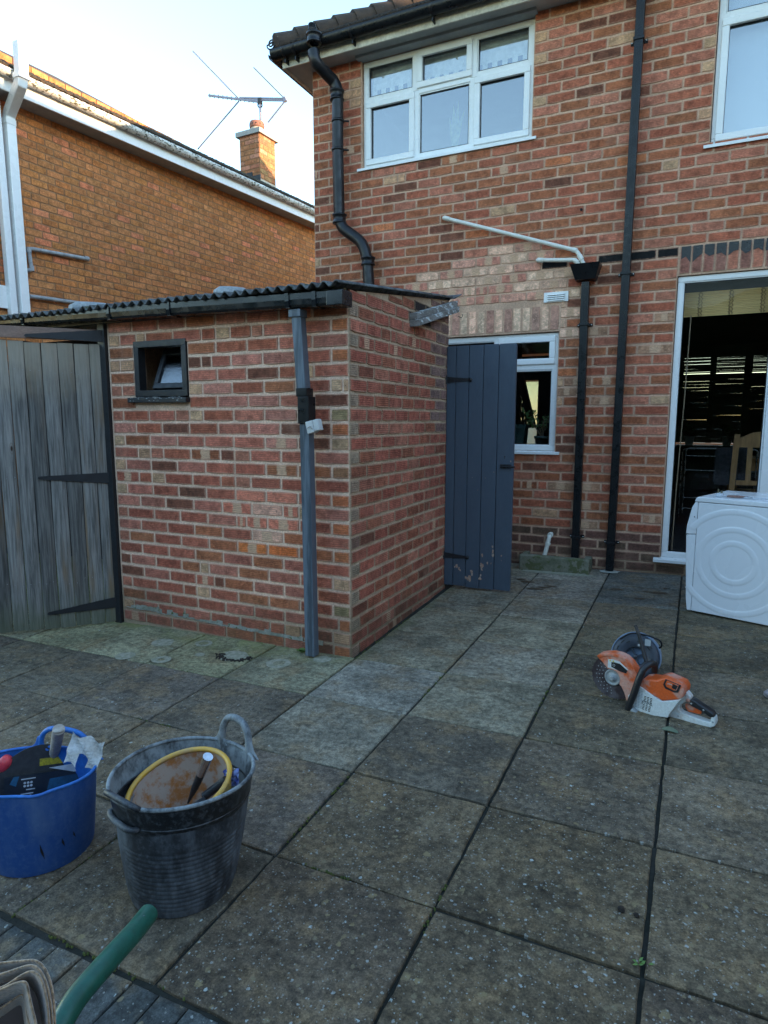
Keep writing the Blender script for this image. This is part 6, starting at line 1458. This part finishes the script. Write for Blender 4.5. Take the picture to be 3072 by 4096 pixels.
tw = thing('hammer_shaft', (.46, -4.55, .25), 'grey metal rod resting across the rim of the yellow bucket', 'rod')
mb = MB(); mb.tube([at(818, 3185, depth=2.07), at(905, 3118, depth=2.05)], .0135, 12); mb.build('sleeve', M['iron'], tw)
mb = MB(); mb.tube([at(905, 3095, depth=2.10), at(942, 3075, depth=2.09)], .003, 6); mb.build('tip', M['steel'], tw)
M['bluecloth'] = simple('crumpled_blue_plastic', (.07, .10, .40), (.25, .30, .55), 60, .4)
mb = MB(); c_ = at(925, 3112, depth=2.12); n_ = 7
vs = [c_ + CR * (i / n_ - .5) * .05 + Vector((0, 0, (j / n_ - .5) * .06)) + CF * R_.uniform(-.012, .012) for j in range(n_ + 1) for i in range(n_ + 1)]
mb.add(vs, [(j * (n_ + 1) + i, j * (n_ + 1) + i + 1, (j + 1) * (n_ + 1) + i + 1, (j + 1) * (n_ + 1) + i) for j in range(n_) for i in range(n_)]); tag(mb.build('plastic_wrapper', M['bluecloth']), 'crumpled blue plastic wrapper tucked inside the black tub', 'wrapper')

# blue tub with tools
zbb = gz(-.18, -4.67)
t3 = thing('rubble_tub', (-.18, -4.68, zbb), 'split blue rubber tub full of tools at the left edge', 'tub')
ptC = tub(t3, (-.19, -4.685), (-.196, -4.730), .165, .205, zbb + .002, .255, M['tub_bl'], M['tub_bli'], sxy=(1.18, .80), wob=.0, seed=5, notch=math.radians(298), rimr=.0055)
tub_handle(t3, ptC, math.radians(68), .50, .085, M['tub_bli'], .0, .0095)
for (t, an, ln_) in ((.30, -62, .10), (.33, -42, .06), (.36, -30, .045)):
    a = math.radians(an); mb = MB(); p0, p1, p2 = ptC(t - ln_ * 1.1, a + .05, -.003), ptC(t, a + .015, -.0035), ptC(t + ln_, a, -.003); d_ = Vector((-math.sin(a), math.cos(a), 0)); tn = (CR * -math.sin(a) + CF * math.cos(a))
    mb.add([p0, p1 - tn * .0035, p2, p1 + tn * .0035], [(0, 1, 2, 3)]); mb.build('split', M['seal'], t3)
M['abr'] = simple('black_abrasive', (.022, .023, .025), (.035, .035, .037), 60, .8)
dk = thing('grinding_disc', (-.19, -4.73, .27), 'large black abrasive disc with yellow label standing in the blue tub', 'disc')
dcc = at(160, 3145, depth=2.36); dn = (CAM - dcc); dn = Vector((dn.x, dn.y, dn.z * .35)).normalized(); dx = (CR - dn * CR.dot(dn)).normalized(); dy = dn.cross(dx)
mb = MB(); mb.lathe([(0, .002), (.150, .002), (.150, -.002), (0, -.002)], dcc, dn, n=64, smooth=False); mb.build('abrasive', M['abr'], dk)
mb = MB(); mb.obox(dcc + dn * .0024 + dx * -.004 + dy * .074, dx * .080, dy * .026, dn * .0005); lb_ = mb.build('label', simple('worn_yellow_label', (.46, .36, .015), (.24, .19, .02), 90, .7), dk)
M['tealblue'] = simple('blue_printed_card', (.015, .10, .18), (.010, .05, .09), 14, .5); M['paper'] = simple('white_card', (.48, .50, .50), rough=.8); M['card_bk'] = simple('black_card', (.012, .016, .020), rough=.45)
bx3 = thing('blade_package', (-.19, -4.76, .25), 'black and blue blade package with white print in front of the abrasive disc', 'package')
pc_ = dcc + dn * .020
mb = MB(); mb.obox(pc_ - dx * .115 - dy * .12, dx * .25, dy * .175, dn * .006); mb.build('card', M['card_bk'], bx3)
F_ = lambda a, b: pc_ + dx * a + dy * b + dn * .0066
for q4 in ([F_(-.078, .020), F_(-.068, .055), F_(-.085, .055), F_(-.098, .030)], [F_(.02, -.02), F_(.125, .0), F_(.13, .035), F_(.03, .03)]): mb = MB(); mb.add(q4, [(0, 1, 2, 3)]); mb.build('blue_print', M['tealblue'], bx3)
mb = MB()
for i in range(2):
    for j in range(3): mb.lathe([(0, .0003), (.0042, .0002)], F_(-.050 + j * .0105, .028 - i * .011), dn, n=10)
for (a, b, w2) in ((-.062, .040, .046), (-.045, .002, .028), (-.062, -.012, .040), (-.062, -.020, .034)): mb.obox(F_(a, b), dx * w2, dy * .0035, dn * .0003)
mb.build('white_print', M['paper'], bx3)
q_ = lambda a, b: dcc + dx * a + dy * b + dn * .030
mb = MB(); mb.add([q_(.026, .071), q_(.118, .074), q_(.135, .046), q_(.11, .044)], [(3, 2, 1, 0)]); tag(mb.build('white_card', M['paper']), 'small white barcode card lying over the blade package', 'card')
hm = thing('hammer', (-.17, -4.66, .28), 'mallet with pale wooden shaft standing upright in the blue tub', 'hammer')
M['palewood'] = simple('pale_dusty_wood', (.42, .38, .33), (.34, .30, .26), 12, .85, .3, 60)
mb = MB(); mb.tube([at(235, 2918, depth=2.27), at(222, 2990, depth=2.36), at(205, 3080, depth=2.50)], [.021, .0185, .018], 14); mb.lathe([(0, .004), (.018, .003), (.021, 0)], at(235, 2918, depth=2.27), Vector((.05, 0, 1)), n=14); mb.build('shaft', M['palewood'], hm)
bag = MB(); c_ = at(338, 3010, depth=2.26); n_ = 11; vs = []
for j in range(n_ + 1):
    for i in range(n_ + 1):
        u, v = i / n_ - .5, j / n_ - .5; vs.append(c_ + CR * (u * .115 + .012 * v) + CF * (.010 * math.sin(i * .9 + j * .8) + v * .05) + Vector((0, 0, v * .085 - u * .035 + .004 * math.sin(i * 1.1 + j * .7))))
bag.add(vs, [(j * (n_ + 1) + i, j * (n_ + 1) + i + 1, (j + 1) * (n_ + 1) + i + 1, (j + 1) * (n_ + 1) + i) for j in range(n_) for i in range(n_) if not (j < 4 and 3 < i < 7)])
tag(bag.build('torn_bag', simple('torn_white_bag', (.55, .56, .55), (.40, .38, .34), 14, .8)), 'torn white paper bag stuffed in the back of the blue tub', 'bag')
mb = MB(); rb_ = at(18, 3055, depth=2.32); mb.lathe([(0, .032), (.016, .028), (.023, .012), (.024, -.02), (.016, -.03)], rb_, (CR * .5 + Vector((0, 0, .8))), n=20); tag(mb.build('red_knob', simple('red_plastic', (.65, .05, .06), rough=.35)), 'round red plastic knob poking out of the blue tub', 'knob')

# ------------------------------------------------------------------ green tube and cloth in the corner
M['green'] = simple('chipped_green_paint', (.006, .075, .050), (.008, .090, .060), 10, .4, .2, 40, spots=((.22, .20, .24), 34, .70))
gt = thing('wheelbarrow', (1.2, -5.7, 0), 'green tubular handle of a wheelbarrow in the bottom left corner', 'wheelbarrow')
pts = [at(595, 3655, depth=1.09), at(540, 3725, depth=1.045), at(480, 3790, depth=1.0), at(400, 3880, depth=.95), at(305, 3990, depth=.905), at(245, 4090, depth=.87), at(195, 4220, depth=.85)]
pts += [pts[-1] + Vector((.0, -.06, -.10)), pts[-1] + Vector((-.02, -.14, -.38)), Vector((pts[-1].x - .03, pts[-1].y - .16, -.05))]
mb = MB(); mb.tube(bend(pts, .04), .0165, 18); mb.build('tube_frame', M['green'], gt)
mb = MB(); mb.tube(bend([p + Vector((-.55, -.30, 0)) for p in pts], .04), .0165, 12); mb.tube([pts[7], pts[7] + Vector((-.55, -.30, 0))], .0165, 12); mb.build('tube_frame', M['green'], gt)
def weave_mat():
    m, n, b = nodes('beige_knitted_cloth'); g = NB(n)
    col = g.mix(g.ramp(g.noise(16, 3), .35, .65), (.36, .225, .12), (.23, .145, .08)); kn = g.noise(1, 2, .5, g.mapping(g.P(), (300, 300, 190)))
    col = g.scalec(col, g.ramp(kn, .3, .7, .5, 1.4)); g.lk(col, b.inputs['Base Color']); b.inputs['Roughness'].default_value = 1; b.inputs['Sheen Weight'].default_value = .4
    g.bump(kn, .6, .002, b); return m
M['cloth'] = weave_mat(); M['cloth2'] = M['cloth']
cl = thing('work_glove', (1.24, -5.72, .88), 'beige knitted cloth in folds resting at the end of the green handle', 'cloth')
def fold(name, prof, wv_, mat):
    """a folded band of cloth: an edge line in the picture plane swept back along a direction, with thickness"""
    mb = MB(); n = len(prof); vs = []
    for s in range(6):
        for (u, v, d_) in prof: vs.append(at(u + wv_[0] * s, v + wv_[1] * s, depth=d_ + wv_[2] * s))
    mb.add(vs, [(s * n + i, s * n + i + 1, (s + 1) * n + i + 1, (s + 1) * n + i) for s in range(5) for i in range(n - 1)], True)
    o = mb.build(name, mat, cl); so_ = o.modifiers.new('t', 'SOLIDIFY'); so_.thickness = .0035; sb_ = o.modifiers.new('s', 'SUBSURF'); sb_.levels = sb_.render_levels = 2; return o
fold('outer_fold', [(-80, 3852, .66), (-20, 3846, .66), (30, 3840, .66), (80, 3837, .655), (125, 3829, .65), (160, 3836, .645), (188, 3866, .64), (207, 3910, .63), (219, 3960, .62), (225, 4020, .61), (227, 4080, .605), (227, 4150, .60)], (-3, 8, .012), M['cloth'])
fold('second_fold', [(-80, 3905, .645), (-20, 3895, .645), (30, 3880, .64), (80, 3862, .635), (120, 3850, .63), (152, 3856, .625), (176, 3885, .62), (194, 3925, .61), (206, 3975, .60), (214, 4030, .595), (217, 4090, .59), (218, 4150, .585)], (-3, 8, .014), M['cloth'])
fold('middle_fold', [(-80, 3962, .62), (-20, 3950, .62), (20, 3936, .62), (60, 3908, .615), (95, 3884, .612), (130, 3872, .61), (160, 3884, .605), (182, 3930, .60), (196, 3990, .59), (204, 4060, .585), (208, 4150, .58)], (-4, 12, .016), M['cloth2'])
fold('inner_fold', [(-80, 3985, .60), (-20, 3960, .60), (30, 3935, .60), (75, 3918, .595), (106, 3914, .59), (118, 3930, .59), (122, 3960, .59), (132, 4010, .585), (148, 4070, .58), (165, 4150, .57)], (-3, 13, .014), M['cloth'])
fold('hollow_edge', [(-80, 4075, .63), (-20, 4040, .63), (30, 4005, .63), (70, 3975, .63), (100, 3965, .63), (112, 3990, .625), (118, 4040, .62), (136, 4150, .61)], (-2, 8, .014), M['cloth2'])
mb = MB(); q = [at(-80, 3880, depth=.74), at(150, 3868, depth=.74), at(205, 3990, depth=.72), at(215, 4160, depth=.72), at(-80, 4160, depth=.72)]; mb.add(q, [(0, 1, 2, 3, 4)]); mb.build('hollow_shade', simple('fold_shade', (.05, .035, .03), rough=1), cl)  # dark sheet that paints the shade in the hollow between the folds

# ------------------------------------------------------------------ small things on the slabs
def onG(u, v): return at(u, v, pl=(Vector((-GX, -GY, 1)), GY * D))
p = onG(2680, 2925); M['dleaf'] = simple('dull_green_leaf', (.10, .15, .09), (.14, .17, .11), 60, .5)
mb = MB(); n_ = 6; vs = []
for i in range(n_ + 1):
    t = i / n_; w2 = .017 * math.sin(PI * t) ** .7 + .0005; c = p + Vector((t * .07 - .035, t * -.01, .006 + .008 * math.sin(PI * t)))
    vs += [c + Vector((0, -w2, -.003)), c, c + Vector((0, w2, .003))]
mb.add(vs, [(3 * i + j, 3 * i + j + 1, 3 * i + j + 4, 3 * i + j + 3) for i in range(n_) for j in (0, 1)], True)
o = mb.build('fallen_leaf', M['dleaf']); tag(o, 'small dull green leaf lying on the slab below the disc cutter', 'leaf')
p = onG(3068, 2790); bmx = bmesh.new(); bmesh.ops.create_icosphere(bmx, subdivisions=3, radius=.028)
for v in bmx.verts: v.co *= 1 + .25 * noise.noise(v.co * 60); v.co.z *= .8
me = bpy.data.meshes.new('broken_stone'); bmx.to_mesh(me); bmx.free(); me.materials.append(simple('pale_pinkish_stone', (.36, .32, .31), (.24, .20, .20), 60, .9, .8, 90)); o = bpy.data.objects.new('broken_stone', me); place(o, None, Matrix.Translation(p + Vector((.012, 0, .02)))); tag(o, 'pale broken stone at the right edge of the patio', 'stone')
for (u, v, s_, lab) in ((2486, 3643, .012, 'small dark snail like pebble beside the long joint, upper of the pair'), (2545, 3665, .009, 'small dark pebble beside the long joint, lower of the pair')):
    p = onG(u, v); bmx = bmesh.new(); bmesh.ops.create_icosphere(bmx, subdivisions=2, radius=s_)
    for w_ in bmx.verts: w_.co *= 1 + .3 * noise.noise(w_.co * 120); w_.co.z *= .6
    me = bpy.data.meshes.new('pebble'); bmx.to_mesh(me); bmx.free(); me.materials.append(M['debris']); o = bpy.data.objects.new('pebble', me); place(o, None, Matrix.Translation(p + Vector((0, 0, s_ * .4)))); tag(o, lab.replace(' snail like', ''), 'pebble')
M['weed'] = simple('fresh_weed_leaf', (.08, .16, .03), (.13, .22, .05), 40, .5)
for (u, v, n_, s_, lab) in ((1210, 2610, 16, .04, 'small fern like weed at the foot of the blue grey downpipe'), (1062, 2572, 5, .03, 'bright green weed leaf against the foot of the front wall'), (2560, 3860, 7, .018, 'tiny green seedling growing in the long joint'), (1190, 2580, 8, .03, 'tuft of green weed left of the blue grey downpipe')):
    p = onG(u, v); t_ = thing('weed', p, lab, 'weed'); rg = random.Random(u)
    for k in range(n_):
        a = rg.uniform(0, 6.28); d_ = Vector((math.cos(a), math.sin(a) * .7, rg.uniform(.15, .8))).normalized(); q = Vector((-d_.y, d_.x, 0)).normalized() * s_ * .28; b0 = p + Vector((rg.uniform(-.01, .01) * 2, rg.uniform(-.01, .01), .002))
        mb = MB(); mb.add([b0, b0 + d_ * s_ * .5 + q, b0 + d_ * s_ * 1.1 + Vector((0, 0, -.004)), b0 + d_ * s_ * .5 - q, b0 + d_ * s_ * .5 + Vector((0, 0, .003))], [(0, 1, 4), (1, 2, 4), (2, 3, 4), (3, 0, 4)], True); mb.build('leaf', M['weed'], t_)
